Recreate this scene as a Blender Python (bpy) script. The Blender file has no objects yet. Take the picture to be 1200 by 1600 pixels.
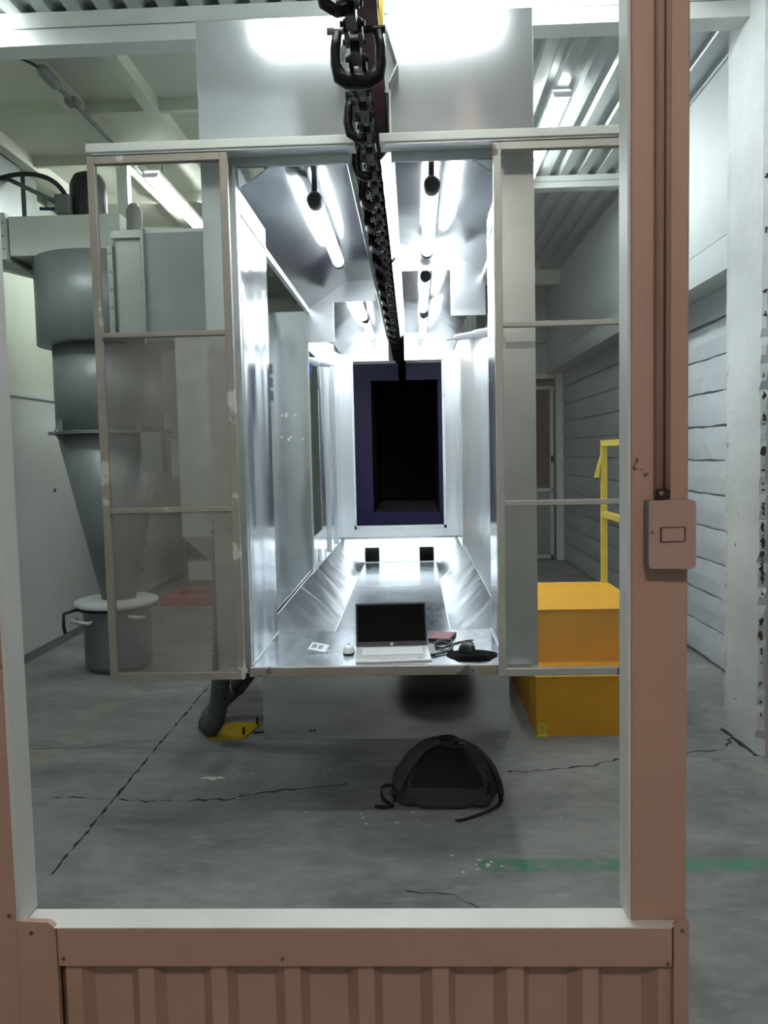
import bpy, bmesh, math, random
from mathutils import Vector, Matrix
random.seed(7)
S = bpy.context.scene
COL = S.collection
PI = math.pi

# ---------------------------------------------------------------- camera
CAM_H = 1.6
yaw, pitch, roll, FPX = -0.036771, 0.071546, -0.021885, 1272.31
fw = Vector((math.sin(yaw)*math.cos(pitch), math.cos(yaw)*math.cos(pitch), -math.sin(pitch)))
rt = Vector((math.cos(yaw), -math.sin(yaw), 0)); up = rt.cross(fw)
r2 = rt*math.cos(roll) + up*math.sin(roll); u2 = up*math.cos(roll) - rt*math.sin(roll)
cd = bpy.data.cameras.new('camera'); cam = bpy.data.objects.new('camera', cd); COL.objects.link(cam)
cd.sensor_fit = 'VERTICAL'; cd.sensor_height = 24; cd.sensor_width = 18; cd.lens = FPX*24/1600; cd.clip_start = .05
M4 = Matrix((r2, u2, -fw)).transposed().to_4x4(); M4.translation = (0, 0, CAM_H)
cam.matrix_world = M4
S.camera = cam
# ---------------------------------------------------------------- world, exposure
w = bpy.data.worlds.new('world'); S.world = w; w.use_nodes = True
w.node_tree.nodes['Background'].inputs[0].default_value = (.55, .6, .65, 1)
w.node_tree.nodes['Background'].inputs[1].default_value = 0
S.view_settings.view_transform = 'Standard'; S.view_settings.look = 'None'
S.view_settings.exposure = 1.35; S.view_settings.gamma = 1; S.view_settings.use_curve_mapping = False
BOOTH_TUBE, ROOM_TUBE, NEAR_TUBE = 11.0, 33.0, 52.0

# ---------------------------------------------------------------- materials
def lin(c):
    return tuple((v/255/12.92 if v/255 <= .04045 else ((v/255+.055)/1.055)**2.4) for v in c) + (1,)
MATS = {}
def mat(name, col, rough=.5, metal=0, var=.0, scale=6, bump=0, bscale=40, col2=None, chips=None, chip_t=.68, chip_scale=9,
        stretch=(1, 1, 1), wave=0, wscale=1.6, wstretch=(1, 1, 1), rvar=0, spec=.5):
    m = bpy.data.materials.new(name); m.use_nodes = True; MATS[name] = m
    nt = m.node_tree; N = nt.nodes; L = nt.links; b = N['Principled BSDF']
    c = lin(col)
    b.inputs['Base Color'].default_value = c; b.inputs['Roughness'].default_value = rough
    b.inputs['Metallic'].default_value = metal; b.inputs['Specular IOR Level'].default_value = spec
    tc = N.new('ShaderNodeTexCoord')
    mp = N.new('ShaderNodeMapping'); mp.inputs['Scale'].default_value = stretch; L.new(tc.outputs['Object'], mp.inputs[0])
    out = None
    if var or col2:
        n = N.new('ShaderNodeTexNoise'); n.inputs['Scale'].default_value = scale; n.inputs['Detail'].default_value = 6
        n.inputs['Roughness'].default_value = .6
        L.new(mp.outputs[0], n.inputs[0])
        r = N.new('ShaderNodeValToRGB'); e = r.color_ramp.elements
        d = lin(col2) if col2 else tuple(v*(1-var) for v in c[:3])+(1,)
        e[0].position = .35; e[1].position = .65; e[0].color = d; e[1].color = c
        L.new(n.outputs[0], r.inputs[0]); out = r.outputs[0]
        if rvar:
            mr = N.new('ShaderNodeMapRange'); mr.inputs[3].default_value = rough-rvar; mr.inputs[4].default_value = rough+rvar
            L.new(n.outputs[0], mr.inputs[0]); L.new(mr.outputs[0], b.inputs['Roughness'])
    if chips:
        n2 = N.new('ShaderNodeTexNoise'); n2.inputs['Scale'].default_value = chip_scale; n2.inputs['Detail'].default_value = 8
        L.new(tc.outputs['Object'], n2.inputs[0])
        r2_ = N.new('ShaderNodeValToRGB'); e = r2_.color_ramp.elements; e[0].position = chip_t; e[1].position = chip_t+.02
        e[0].color = (0, 0, 0, 1); e[1].color = (1, 1, 1, 1); L.new(n2.outputs[0], r2_.inputs[0])
        mx = N.new('ShaderNodeMix'); mx.data_type = 'RGBA'; L.new(r2_.outputs[0], mx.inputs[0])
        if out: L.new(out, mx.inputs[6])
        else: mx.inputs[6].default_value = c
        mx.inputs[7].default_value = lin(chips); out = mx.outputs[2]
    if out: L.new(out, b.inputs['Base Color'])
    last = None
    if bump:
        n = N.new('ShaderNodeTexNoise'); n.inputs['Scale'].default_value = bscale; n.inputs['Detail'].default_value = 5
        L.new(mp.outputs[0], n.inputs[0])
        bp = N.new('ShaderNodeBump'); bp.inputs['Strength'].default_value = bump; bp.inputs['Distance'].default_value = .01
        L.new(n.outputs[0], bp.inputs['Height']); last = bp
    if wave:
        mw = N.new('ShaderNodeMapping'); mw.inputs['Scale'].default_value = wstretch; L.new(tc.outputs['Object'], mw.inputs[0])
        n = N.new('ShaderNodeTexNoise'); n.inputs['Scale'].default_value = wscale; n.inputs['Detail'].default_value = 1
        L.new(mw.outputs[0], n.inputs[0])
        bp = N.new('ShaderNodeBump'); bp.inputs['Strength'].default_value = wave; bp.inputs['Distance'].default_value = .05
        L.new(n.outputs[0], bp.inputs['Height'])
        if last: L.new(last.outputs[0], bp.inputs['Normal'])
        last = bp
    if last: L.new(last.outputs[0], b.inputs['Normal'])
    return m
def emit(name, col, st):
    m = bpy.data.materials.new(name); m.use_nodes = True; MATS[name] = m
    N = m.node_tree.nodes; N.remove(N['Principled BSDF'])
    e = N.new('ShaderNodeEmission'); e.inputs[0].default_value = col + (1,); e.inputs[1].default_value = st
    m.node_tree.links.new(e.outputs[0], N['Material Output'].inputs[0]); return m
mat('mirror_steel', (224, 229, 232), .26, .76, var=.04, scale=1.2, wave=.10, wscale=2.2, rvar=.03)
mat('wavy_steel', (224, 229, 233), .13, .84, var=.04, scale=1.5, wave=.26, wscale=3.2, wstretch=(1, 1, .3), rvar=.03)
mat('deck_steel', (214, 221, 228), .2, 1, var=.15, scale=7, wave=.08, wscale=2, rvar=.1, stretch=(3, 1, 1))
mat('roof_steel', (214, 219, 223), .15, .93, var=.04, scale=1.2, wave=.10, wscale=2.0, rvar=.03)
mat('hopper_steel', (220, 225, 229), .17, .80, var=.05, scale=1.5, wave=.16, wscale=3.0, rvar=.03)
mat('lip_paint', (158, 150, 143), .5, .2, var=.12, scale=7, chips=(104, 98, 92), chip_t=.62, chip_scale=8)
mat('brushed_steel', (212, 217, 221), .32, 1, var=.12, scale=5, wave=.06, rvar=.06)
mat('facade_steel', (212, 217, 221), .13, .8, var=.05, scale=1.5, wave=.10, wscale=2.4, rvar=.03)
mat('plinth_steel', (212, 217, 221), .15, 1, var=.08, scale=4, wave=.06, rvar=.06)
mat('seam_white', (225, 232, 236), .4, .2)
mat('galvanized', (128, 136, 137), .42, .3, var=.18, scale=3.5, wave=.05, rvar=.06)
mat('galvanized_light', (150, 158, 156), .4, .6, var=.15, scale=3)
mat('grey_paint', (118, 124, 122), .5, .1, var=.15, scale=5)
mat('white_paint', (206, 212, 210), .42, var=.07, scale=5)
mat('frame_paint', (188, 188, 180), .4, .15, var=.1, scale=6, chips=(112, 106, 98), chip_t=.63, chip_scale=7)
mat('peeled_paint', (158, 151, 141), .45, .15, var=.12, scale=5, chips=(206, 202, 194), chip_t=.60, chip_scale=5)
mat('track_paint', (208, 212, 206), .4, var=.06, scale=4)
mat('jamb_paint', (222, 223, 219), .42, var=.08, scale=6, chips=(128, 126, 120), chip_t=.74, chip_scale=16)
mat('duct_white', (200, 208, 202), .5, var=.05, scale=4)
mat('pink_paint', (192, 156, 141), .42, var=.08, scale=3, chips=(88, 60, 50), chip_t=.735, chip_scale=14, bump=.03, bscale=30)
mat('pink_plastic', (188, 154, 145), .38, var=.03)
mat('conduit_pink', (192, 156, 141), .22, 0, var=.06, spec=.9)
mat('rust_dark', (52, 38, 32), .6, .3, var=.3, scale=20)
mat('block_paint', (186, 194, 200), .7, var=.08, scale=5, bump=.25, bscale=28, chips=(84, 84, 82), chip_t=.715, chip_scale=10)
mat('joint_mortar', (150, 153, 152), .9, var=.2, scale=10, bump=.5, bscale=40)
mat('mortar', (92, 96, 96), .9, var=.3, scale=10, bump=.5, bscale=40)
mat('plaster', (184, 192, 194), .65, var=.05, scale=2.5, bump=.05, bscale=12, chips=(128, 128, 122), chip_t=.74, chip_scale=6)
mat('wall_left_paint', (208, 214, 209), .45, var=.10, scale=1.8, bump=.05, bscale=9, chips=(108, 108, 102), chip_t=.705, chip_scale=4.5)
mat('green_white', (196, 206, 190), .5, var=.05, scale=1.5)
mat('column_plaster', (204, 210, 212), .7, var=.10, scale=4, bump=.25, bscale=22, chips=(104, 102, 98), chip_t=.70, chip_scale=8)
mat('column_pink', (196, 180, 172), .7, var=.1, scale=4, bump=.2, bscale=22)
mat('chipped', (92, 88, 84), .9, var=.4, scale=25, bump=.6, bscale=60)
mat('roof_sheet', (176, 184, 184), .38, .25, var=.07, scale=2)
mat('mezz_paint', (196, 200, 186), .55, var=.05, scale=2)
mat('yellow_paint', (226, 166, 40), .45, var=.10, scale=5)
mat('yellow_rail', (212, 190, 72), .42, var=.12, scale=9)
mat('yellow_plate', (190, 158, 24), .5, var=.25, scale=7)
mat('oven_blue', (34, 30, 84), .45, var=.12, scale=4)
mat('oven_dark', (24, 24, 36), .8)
mat('black_plastic', (20, 21, 24), .45)
mat('black_cap', (34, 36, 40), .4)
mat('chain_black', (20, 18, 20), .42, .5, var=.4, scale=30, bump=.3, bscale=60)
mat('chain_rust', (52, 38, 34), .5, .5, var=.4, scale=30)
mat('steel_bolt', (150, 150, 150), .35, .9)
mat('maroon', (84, 34, 38), .4, .2, var=.2, scale=12)
mat('red_steel', (176, 70, 50), .5, var=.1, scale=8)
mat('red_cabinet', (132, 62, 56), .5, var=.1, scale=4)
mat('bag_fabric', (66, 62, 63), .85, var=.2, scale=30, bump=.3, bscale=160)
mat('bag_mesh', (12, 14, 17), .8, bump=.3, bscale=220)
mat('bag_strap', (20, 19, 20), .8, bump=.3, bscale=200)
mat('silver', (206, 206, 208), .35, .4)
mat('key_white', (226, 228, 232), .5)
mat('screen_black', (4, 6, 6), .3, spec=.05)
mat('bezel_dark', (38, 40, 52), .4)
mat('pad_black', (7, 8, 11), .9, spec=.1)
mat('drive_red', (126, 32, 50), .35)
mat('clear_white', (224, 228, 236), .25)
mat('white_plastic', (232, 234, 236), .35)
mat('gun_white', (216, 222, 230), .35)
mat('gun_blue', (40, 66, 150), .4)
mat('cable_black', (26, 27, 28), .5)
mat('cable_blue', (40, 60, 84), .5)
mat('hose_grey', (84, 88, 90), .5, .1, var=.1)
mat('paper', (216, 216, 212), .7)
mat('brick_pink', (168, 116, 108), .7, var=.1, scale=6)
mat('window_glass', (150, 162, 172), .15, spec=.6)
mat('crack', (36, 37, 36), .9)
mat('worn_white', (150, 152, 148), .7, col2=(104, 108, 106), scale=14)
mat('paint_chip', (214, 216, 212), .6)
emit('booth_tube', (.93, .98, 1.0), BOOTH_TUBE)
emit('room_tube', (.95, 1.0, .97), ROOM_TUBE)
emit('near_tube', (1.0, .90, .80), NEAR_TUBE)

def glass_mat(name, haze, tint):
    m = bpy.data.materials.new(name); m.use_nodes = True; MATS[name] = m
    nt = m.node_tree; N = nt.nodes; L = nt.links; N.remove(N['Principled BSDF'])
    tr = N.new('ShaderNodeBsdfTransparent'); tr.inputs[0].default_value = tint + (1,)
    df = N.new('ShaderNodeBsdfDiffuse'); df.inputs[0].default_value = (.50, .47, .44, 1)
    gl = N.new('ShaderNodeBsdfGlossy'); gl.inputs[0].default_value = (1, 1, 1, 1); gl.inputs[1].default_value = .03
    n = N.new('ShaderNodeTexNoise'); n.inputs['Scale'].default_value = 3; n.inputs['Detail'].default_value = 7
    tc = N.new('ShaderNodeTexCoord'); L.new(tc.outputs['Object'], n.inputs[0])
    mr = N.new('ShaderNodeMapRange'); mr.inputs[1].default_value = .35; mr.inputs[2].default_value = .7
    mr.inputs[3].default_value = haze*.5; mr.inputs[4].default_value = haze*1.5; L.new(n.outputs[0], mr.inputs[0])
    m1 = N.new('ShaderNodeMixShader'); L.new(mr.outputs[0], m1.inputs[0]); L.new(tr.outputs[0], m1.inputs[1]); L.new(df.outputs[0], m1.inputs[2])
    fr = N.new('ShaderNodeFresnel'); fr.inputs[0].default_value = 1.35
    m2 = N.new('ShaderNodeMixShader'); L.new(fr.outputs[0], m2.inputs[0]); L.new(m1.outputs[0], m2.inputs[1]); L.new(gl.outputs[0], m2.inputs[2])
    L.new(m2.outputs[0], N['Material Output'].inputs[0])
glass_mat('acrylic', .06, (.97, .98, .97))
glass_mat('acrylic_dusty', .22, (.94, .92, .90))

def floor_mat():
    m = bpy.data.materials.new('concrete_floor'); m.use_nodes = True; MATS['concrete_floor'] = m
    nt = m.node_tree; N = nt.nodes; L = nt.links; b = N['Principled BSDF']
    tc = N.new('ShaderNodeTexCoord')
    def noise(sc, det=8, st=(1, 1, 1), dist=0):
        mp = N.new('ShaderNodeMapping'); mp.inputs['Scale'].default_value = st; L.new(tc.outputs['Object'], mp.inputs[0])
        n = N.new('ShaderNodeTexNoise'); n.inputs['Scale'].default_value = sc; n.inputs['Detail'].default_value = det
        n.inputs['Roughness'].default_value = .62; n.inputs['Distortion'].default_value = dist
        L.new(mp.outputs[0], n.inputs[0]); return n.outputs[0]
    def ramp(i, a, b_, ca, cb):
        r = N.new('ShaderNodeValToRGB'); e = r.color_ramp.elements; e[0].position = a; e[1].position = b_; e[0].color = ca; e[1].color = cb
        L.new(i, r.inputs[0]); return r.outputs[0]
    def mix(f, a, b_, mode='MIX'):
        x = N.new('ShaderNodeMix'); x.data_type = 'RGBA'; x.blend_type = mode
        for s, v in ((0, f), (6, a), (7, b_)):
            if hasattr(v, 'links'): L.new(v, x.inputs[s])
            else: x.inputs[s].default_value = v
        return x.outputs[2]
    def math_(op, a, b_=0):
        x = N.new('ShaderNodeMath'); x.operation = op; x.use_clamp = False
        for s, v in ((0, a), (1, b_)):
            if hasattr(v, 'links'): L.new(v, x.inputs[s])
            else: x.inputs[s].default_value = v
        return x.outputs[0]
    base = ramp(noise(1.3, 9, (1, 1.6, 1), .4), .32, .70, lin((108, 110, 110)), lin((156, 158, 157)))
    fine = ramp(noise(9, 8, (1, 2, 1)), .3, .72, (.72, .72, .72, 1), (1.05, 1.05, 1.05, 1))
    c = mix(1.0, base, fine, 'MULTIPLY')
    pale = ramp(noise(5, 10, (1, 3, 1)), .58, .72, (0, 0, 0, 1), (.5, .5, .5, 1))
    c = mix(pale, c, lin((160, 168, 166)))
    sx = N.new('ShaderNodeSeparateXYZ'); L.new(tc.outputs['Object'], sx.inputs[0])
    X, Y = sx.outputs[0], sx.outputs[1]
    # green painted floor line, worn
    g = math_('MULTIPLY', math_('LESS_THAN', math_('ABSOLUTE', math_('SUBTRACT', Y, 3.06)), .048), math_('GREATER_THAN', X, math_('ADD', .17, math_('MULTIPLY', noise(14), .12))))
    gw = ramp(noise(11, 8), .38, .55, (.25, .25, .25, 1), (.92, .92, .92, 1))
    g = math_('MULTIPLY', g, gw)
    c = mix(g, c, lin((66, 128, 98)))
    # faded yellow line on the left
    y = math_('MULTIPLY', math_('LESS_THAN', math_('ABSOLUTE', math_('SUBTRACT', X, -2.02)), .07), math_('LESS_THAN', math_('ABSOLUTE', math_('SUBTRACT', Y, 4.9)), .75))
    y = math_('MULTIPLY', y, ramp(noise(5, 8), .42, .62, (0, 0, 0, 1), (.5, .5, .5, 1)))
    c = mix(y, c, lin((150, 140, 70)))
    L.new(c, b.inputs['Base Color'])
    rr = N.new('ShaderNodeMapRange'); rr.inputs[3].default_value = .30; rr.inputs[4].default_value = .62
    L.new(noise(4, 6), rr.inputs[0]); L.new(rr.outputs[0], b.inputs['Roughness'])
    bp = N.new('ShaderNodeBump'); bp.inputs['Strength'].default_value = .12; bp.inputs['Distance'].default_value = .01
    L.new(noise(30, 6), bp.inputs['Height']); L.new(bp.outputs[0], b.inputs['Normal'])
floor_mat()

# ---------------------------------------------------------------- mesh helpers
def wloc(o):
    v = Vector((0, 0, 0))
    while o: v += o.location; o = o.parent
    return v
def setp(o, label=None, cat=None, group=None, kind=None):
    for k, v in (('label', label), ('category', cat), ('group', group), ('kind', kind)):
        if v: o[k] = v
    return o
def thing(name, label, cat, loc=(0, 0, 0), rz=0, group=None, kind=None):
    o = bpy.data.objects.new(name, None); COL.objects.link(o); o.location = loc; o.rotation_euler = (0, 0, rz); o.empty_display_size = .1
    return setp(o, label, cat, group, kind)
class MB:
    def __init__(s): s.v = []; s.f = []; s.sm = []
    def add(s, vs, fs, sm=False):
        n = len(s.v); s.v += [tuple(p) for p in vs]
        for f in fs: s.f.append([i+n for i in f]); s.sm.append(sm)
        return s
    def box(s, x0, x1, y0, y1, z0, z1):
        x0, x1 = min(x0, x1), max(x0, x1); y0, y1 = min(y0, y1), max(y0, y1); z0, z1 = min(z0, z1), max(z0, z1)
        return s.add([(x, y, z) for z in (z0, z1) for y in (y0, y1) for x in (x0, x1)],
              [(0, 2, 3, 1), (4, 5, 7, 6), (0, 1, 5, 4), (2, 6, 7, 3), (0, 4, 6, 2), (1, 3, 7, 5)])
    def plate(s, pts, t=.004):
        P = [Vector(p) for p in pts]; n = (P[1]-P[0]).cross(P[2]-P[0]).normalized()*(t/2); k = len(P)
        vs = [p+n for p in P]+[p-n for p in P]
        return s.add(vs, [tuple(range(k)), tuple(range(2*k-1, k-1, -1))]+[(i, i+k, (i+1) % k+k, (i+1) % k) for i in range(k)])
    def prism(s, poly, ax, a0, a1):
        f = {'y': lambda p, a: (p[0], a, p[1]), 'x': lambda p, a: (a, p[0], p[1]), 'z': lambda p, a: (p[0], p[1], a)}[ax]
        k = len(poly); vs = [f(p, a0) for p in poly]+[f(p, a1) for p in poly]
        return s.add(vs, [tuple(range(k)), tuple(range(2*k-1, k-1, -1))]+[(i, i+k, (i+1) % k+k, (i+1) % k) for i in range(k)])
    def tube(s, pts, r, n=8, flat=1.0):
        P = [Vector(p) for p in pts]; m = len(P); R_ = r if isinstance(r, (list, tuple)) else [r]*m
        t0 = (P[1]-P[0]).normalized(); a = Vector((0, 0, 1)) if abs(t0.z) < .9 else Vector((1, 0, 0))
        nrm = (a-t0*a.dot(t0)).normalized(); vs = []
        for i in range(m):
            t = (P[min(i+1, m-1)]-P[max(i-1, 0)]).normalized(); nrm = (nrm-t*nrm.dot(t)).normalized(); bn = t.cross(nrm)
            vs += [P[i]+nrm*(R_[i]*math.cos(2*PI*j/n)*flat)+bn*(R_[i]*math.sin(2*PI*j/n)) for j in range(n)]
        s.add(vs, [(i*n+j, i*n+(j+1) % n, (i+1)*n+(j+1) % n, (i+1)*n+j) for i in range(m-1) for j in range(n)], True)
        s.add(vs[:n], [tuple(range(n-1, -1, -1))]); s.add(vs[-n:], [tuple(range(n))]); return s
    def ribbon(s, pts, w, t, side=None):
        """flat strap following pts; side gives the width direction at each point"""
        P = [Vector(p) for p in pts]; m = len(P); vs = []
        for i in range(m):
            tt = (P[min(i+1, m-1)]-P[max(i-1, 0)]).normalized(); sd = Vector(side[i] if isinstance(side, list) else side)
            sd = (sd-tt*sd.dot(tt)).normalized(); nn = tt.cross(sd)
            vs += [P[i]+sd*w/2+nn*t/2, P[i]-sd*w/2+nn*t/2, P[i]-sd*w/2-nn*t/2, P[i]+sd*w/2-nn*t/2]
        s.add(vs, [(i*4+j, i*4+(j+1) % 4, (i+1)*4+(j+1) % 4, (i+1)*4+j) for i in range(m-1) for j in range(4)]+[(3, 2, 1, 0), tuple(range(m*4-4, m*4))], True)
        return s
    def lathe(s, prof, c=(0, 0, 0), n=32, sm=True):
        vs = []; m = len(prof)
        for r, z in prof: vs += [(c[0]+r*math.cos(2*PI*j/n), c[1]+r*math.sin(2*PI*j/n), c[2]+z) for j in range(n)]
        s.add(vs, [(i*n+j, i*n+(j+1) % n, (i+1)*n+(j+1) % n, (i+1)*n+j) for i in range(m-1) for j in range(n)], sm)
        s.add(vs[:n], [tuple(range(n-1, -1, -1))]); s.add(vs[-n:], [tuple(range(n))]); return s
    def build(s, name, material, parent=None, local=False, bevel=0, seg=1, subs=0):
        me = bpy.data.meshes.new(name); v = s.v
        if parent is not None and not local:
            o = wloc(parent); v = [(p[0]-o.x, p[1]-o.y, p[2]-o.z) for p in v]
        me.from_pydata(v, [], s.f)
        for p, q in zip(me.polygons, s.sm): p.use_smooth = q
        bm = bmesh.new(); bm.from_mesh(me)
        bmesh.ops.remove_doubles(bm, verts=bm.verts, dist=1e-6)
        bmesh.ops.recalc_face_normals(bm, faces=bm.faces)
        if bevel:
            ed = [e for e in bm.edges if len(e.link_faces) == 2 and e.calc_face_angle(0) > .5]
            bmesh.ops.bevel(bm, geom=ed, offset=bevel, segments=seg, affect='EDGES', profile=.5)
        bm.to_mesh(me); bm.free()
        for e in me.edges: pass
        me.materials.append(MATS[material])
        ob = bpy.data.objects.new(name, me); COL.objects.link(ob)
        if parent is not None: ob.parent = parent
        return ob
def struct(name, mb, material, label, cat, parent=None, **k):
    return setp(mb.build(name, material, parent, **k), label, cat, kind='structure')
def dup(o, loc, parent):
    c = o.copy(); COL.objects.link(c); c.parent = parent; c.location = Vector(loc)-(wloc(parent) if parent else Vector()); return c
def bez(p0, p1, p2, p3, n=12):
    p0, p1, p2, p3 = map(Vector, (p0, p1, p2, p3))
    return [p0*(1-t)**3+p1*3*t*(1-t)**2+p2*3*t*t*(1-t)+p3*t**3 for t in [i/n for i in range(n+1)]]

# ================================================================= SETTING
XR, XU, XL, YF, CZ = 2.18, 1.95, -3.15, 11.95, 3.93
fl = struct('floor', MB().box(-4.2, 3.4, -4, 14.2, -.1, 0), 'concrete_floor', 'worn grey concrete factory floor with cracks and a green line', 'floor')
def crack(pts, w=.006, jit=.02, parent=fl, material='crack', name='crack', step=.035):
    P = [Vector((p[0], p[1], 0)) for p in pts]; Q = []
    for a, b in zip(P[:-1], P[1:]):
        k = max(2, int((b-a).length/step))
        for i in range(k):
            q = a.lerp(b, i/k); Q.append(q+Vector((random.uniform(-jit, jit), random.uniform(-jit, jit), 0)))
    Q.append(P[-1]); m = MB(); vs = []
    for i, q in enumerate(Q):
        t = (Q[min(i+1, len(Q)-1)]-Q[max(i-1, 0)]).normalized(); n = Vector((-t.y, t.x, 0))*w*random.choice([.15, .4, .6, .9, 1.2])
        vs += [q+n+Vector((0, 0, .0012)), q-n+Vector((0, 0, .0012))]
    m.add(vs, [(2*i, 2*i+1, 2*i+3, 2*i+2) for i in range(len(Q)-1)]); return m.build(name, material, parent)
crack([(-1.43, 3.0), (-1.45, 4.2), (-1.46, 5.6)], .007, .004, name='expansion_joint')
crack([(-1.5, 4.36), (-2.1, 4.37), (-2.9, 4.37)], .005, .004, name='expansion_joint')
crack([(-1.25, 3.66), (-.9, 3.68), (-.65, 3.78), (-.35, 3.85)], .008, .012)
crack([(-1.25, 3.66), (-1.5, 3.7), (-1.75, 3.72)], .006, .01)
crack([(.45, 3.98), (.66, 4.0), (.85, 4.05), (1.06, 4.15), (1.25, 4.17), (1.62, 4.28), (1.75, 4.5)], .008, .014)
crack([(-.05, 2.88), (.12, 2.84), (.24, 2.72)], .005, .01)
crack([(1.45, 4.2), (1.72, 3.96), (2.1, 3.8)], .005, .01)
def patch(cx, cy, rx, ry, material, name, n=22, jag=.35, rot=0):
    vs = []
    for i in range(n):
        a = 2*PI*i/n; q = 1+random.uniform(-jag, jag); x, y = rx*q*math.cos(a), ry*q*math.sin(a)
        vs.append((cx+x*math.cos(rot)-y*math.sin(rot), cy+x*math.sin(rot)+y*math.cos(rot), .0015))
    return MB().add(vs, [tuple(range(n))]).build(name, material, fl)
patch(-2.15, 4.46, .62, .045, 'worn_white', 'worn_paint_strip', 40, .25)
patch(1.62, 4.02, .16, .05, 'worn_white', 'bare_plaster_smear', 46, .3, -.75)
patch(-1.02, 3.93, .06, .02, 'paint_chip', 'paint_splash', 16, .5)
for i in range(26):
    a = random.choice([(.24, 3.05, .05), (.2, 3.08, .12), (-.7, 3.85, .5), (-.3, 3.4, .4), (.9, 3.5, .4)])
    patch(a[0]+random.gauss(0, a[2]*.5), a[1]+random.gauss(0, a[2]*.4), random.uniform(.004, .012), random.uniform(.003, .008), 'paint_chip', 'paint_speck', 7, .3)

# right wall: blocks below, plastered beam and upper wall above
wr = struct('wall_right', MB().box(XR+.012, XR+.2, -3.8, YF, 0, 2.72), 'joint_mortar', 'white painted concrete block wall on the right', 'wall')
def rough_box(lx, ly, lz, seed):
    rnd = random.Random(seed); m = MB(); ny, nz = 5, 2; vs = []; fs = []
    for i in range(ny+1):
        for j in range(nz+1):
            edge = (i in (0, ny)) or (j in (0, nz))
            vs.append(((rnd.uniform(-.004, .004) if 0 < i < ny else 0)+(.006 if (j in (0, nz)) else 0), ly*(i/ny-.5)+(rnd.uniform(-.003, .003) if 0 < i < ny else 0), lz*(j/nz-.5)+(rnd.uniform(-.006, .006) if j in (0, nz) and 0 < i < ny else 0)))
    k = len(vs); vs += [(lx, v[1], v[2]) for v in vs]; g = lambda i, j: i*(nz+1)+j
    for i in range(ny):
        for j in range(nz): fs.append((g(i, j), g(i, j+1), g(i+1, j+1), g(i+1, j)))
        fs.append((g(i, 0), g(i+1, 0), g(i+1, 0)+k, g(i, 0)+k)); fs.append((g(i, nz), g(i, nz)+k, g(i+1, nz)+k, g(i+1, nz)))
    for j in range(nz): fs.append((g(0, j), g(0, j)+k, g(0, j+1)+k, g(0, j+1))); fs.append((g(ny, j), g(ny, j+1), g(ny, j+1)+k, g(ny, j)+k))
    return m.add(vs, fs)
BL, BH = .60, .2465
protos = []
for q in range(6):
    o = rough_box(.03, BL+.001, BH-.013, q).build('block', 'block_paint', wr, local=True); o.location = (XR-.012, 0, 0); protos.append(o)
used = set(); y_start = 4.35
for c in range(10):
    for k in range(13):
        y = y_start+BL*(k+.5)+(BL/2 if c % 2 else 0); z = 2.485-BH*(c+.5)
        if y > YF+.02: continue
        q = random.randrange(6); src = protos[q]
        if q in used: o = dup(src, (0, 0, 0), wr)
        else: used.add(q); o = src
        o.location = (XR-.016, y, z)
wu = struct('wall_upper_right', MB().box(XU, XU+.4, -3.8, YF, 2.90, CZ+.15), 'plaster', 'smooth white plastered upper wall above the blocks', 'wall')
MB().box(XU, XU+.4, -3.8, YF, 2.69, 2.896).build('ring_beam', 'plaster', wu)
MB().box(XR-.02, XR+.02, -3.8, YF, 2.50, 2.70).build('mortar_band', 'plaster', wu)
# pillar with crumbled edge
pil = MB(); nz = 90; rows = []
for i in range(nz+1):
    z = CZ*i/nz; j = random.Random(i)
    amp = 1.0 if z < 2.2 else .3
    e = .012+amp*max(0, j.gauss(.008, .012)); e2 = amp*max(0, j.gauss(.003, .006))
    flare = 0
    rows.append([(1.734-flare+e2, 4.60, z), (1.742-flare, 4.57, z), (1.752-flare, 4.17+e, z), (1.758-flare+e, 4.168, z), (2.4, 4.15, z), (2.4, 4.60, z)])
vs = [p for r in rows for p in r]; fs = []
for i in range(nz):
    for j in range(6):
        fs.append((i*6+j, i*6+(j+1) % 6, (i+1)*6+(j+1) % 6, (i+1)*6+j))
fs += [tuple(range(6)), tuple(range(nz*6, nz*6+6))]
pillar = struct('wall_pillar', pil.add(vs, fs), 'column_plaster', 'thick rough white plastered pillar with crumbled corner', 'pillar')
for i in range(64):
    z = random.gauss(1.0, .38) if i < 50 else random.uniform(.1, 3.4); z = max(.08, z); rr_ = random.uniform(.004, .012)*random.choice([.7, 1, 1.9])
    m = MB(); k = 7
    vs = [(1.7565+random.uniform(-.004, .012)+rr_*.6*math.cos(2*PI*a/k)*random.uniform(.5, 1.1), 4.163+random.uniform(0, .003), z+rr_*1.3*math.sin(2*PI*a/k)*random.uniform(.5, 1.1)) for a in range(k)]
    m.plate(vs, .004); m.build('spalled_chip', 'chipped', pillar)
crack([(1.722, 4.6), (1.745, 4.17)], .016, .004, name='gap_at_pillar')
MB().prism([(1.785, 4.1672), (1.785, 4.164), (2.4, 4.147), (2.4, 4.1502)], 'z', .001, CZ).build('pink_face', 'column_pink', pillar)

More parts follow.
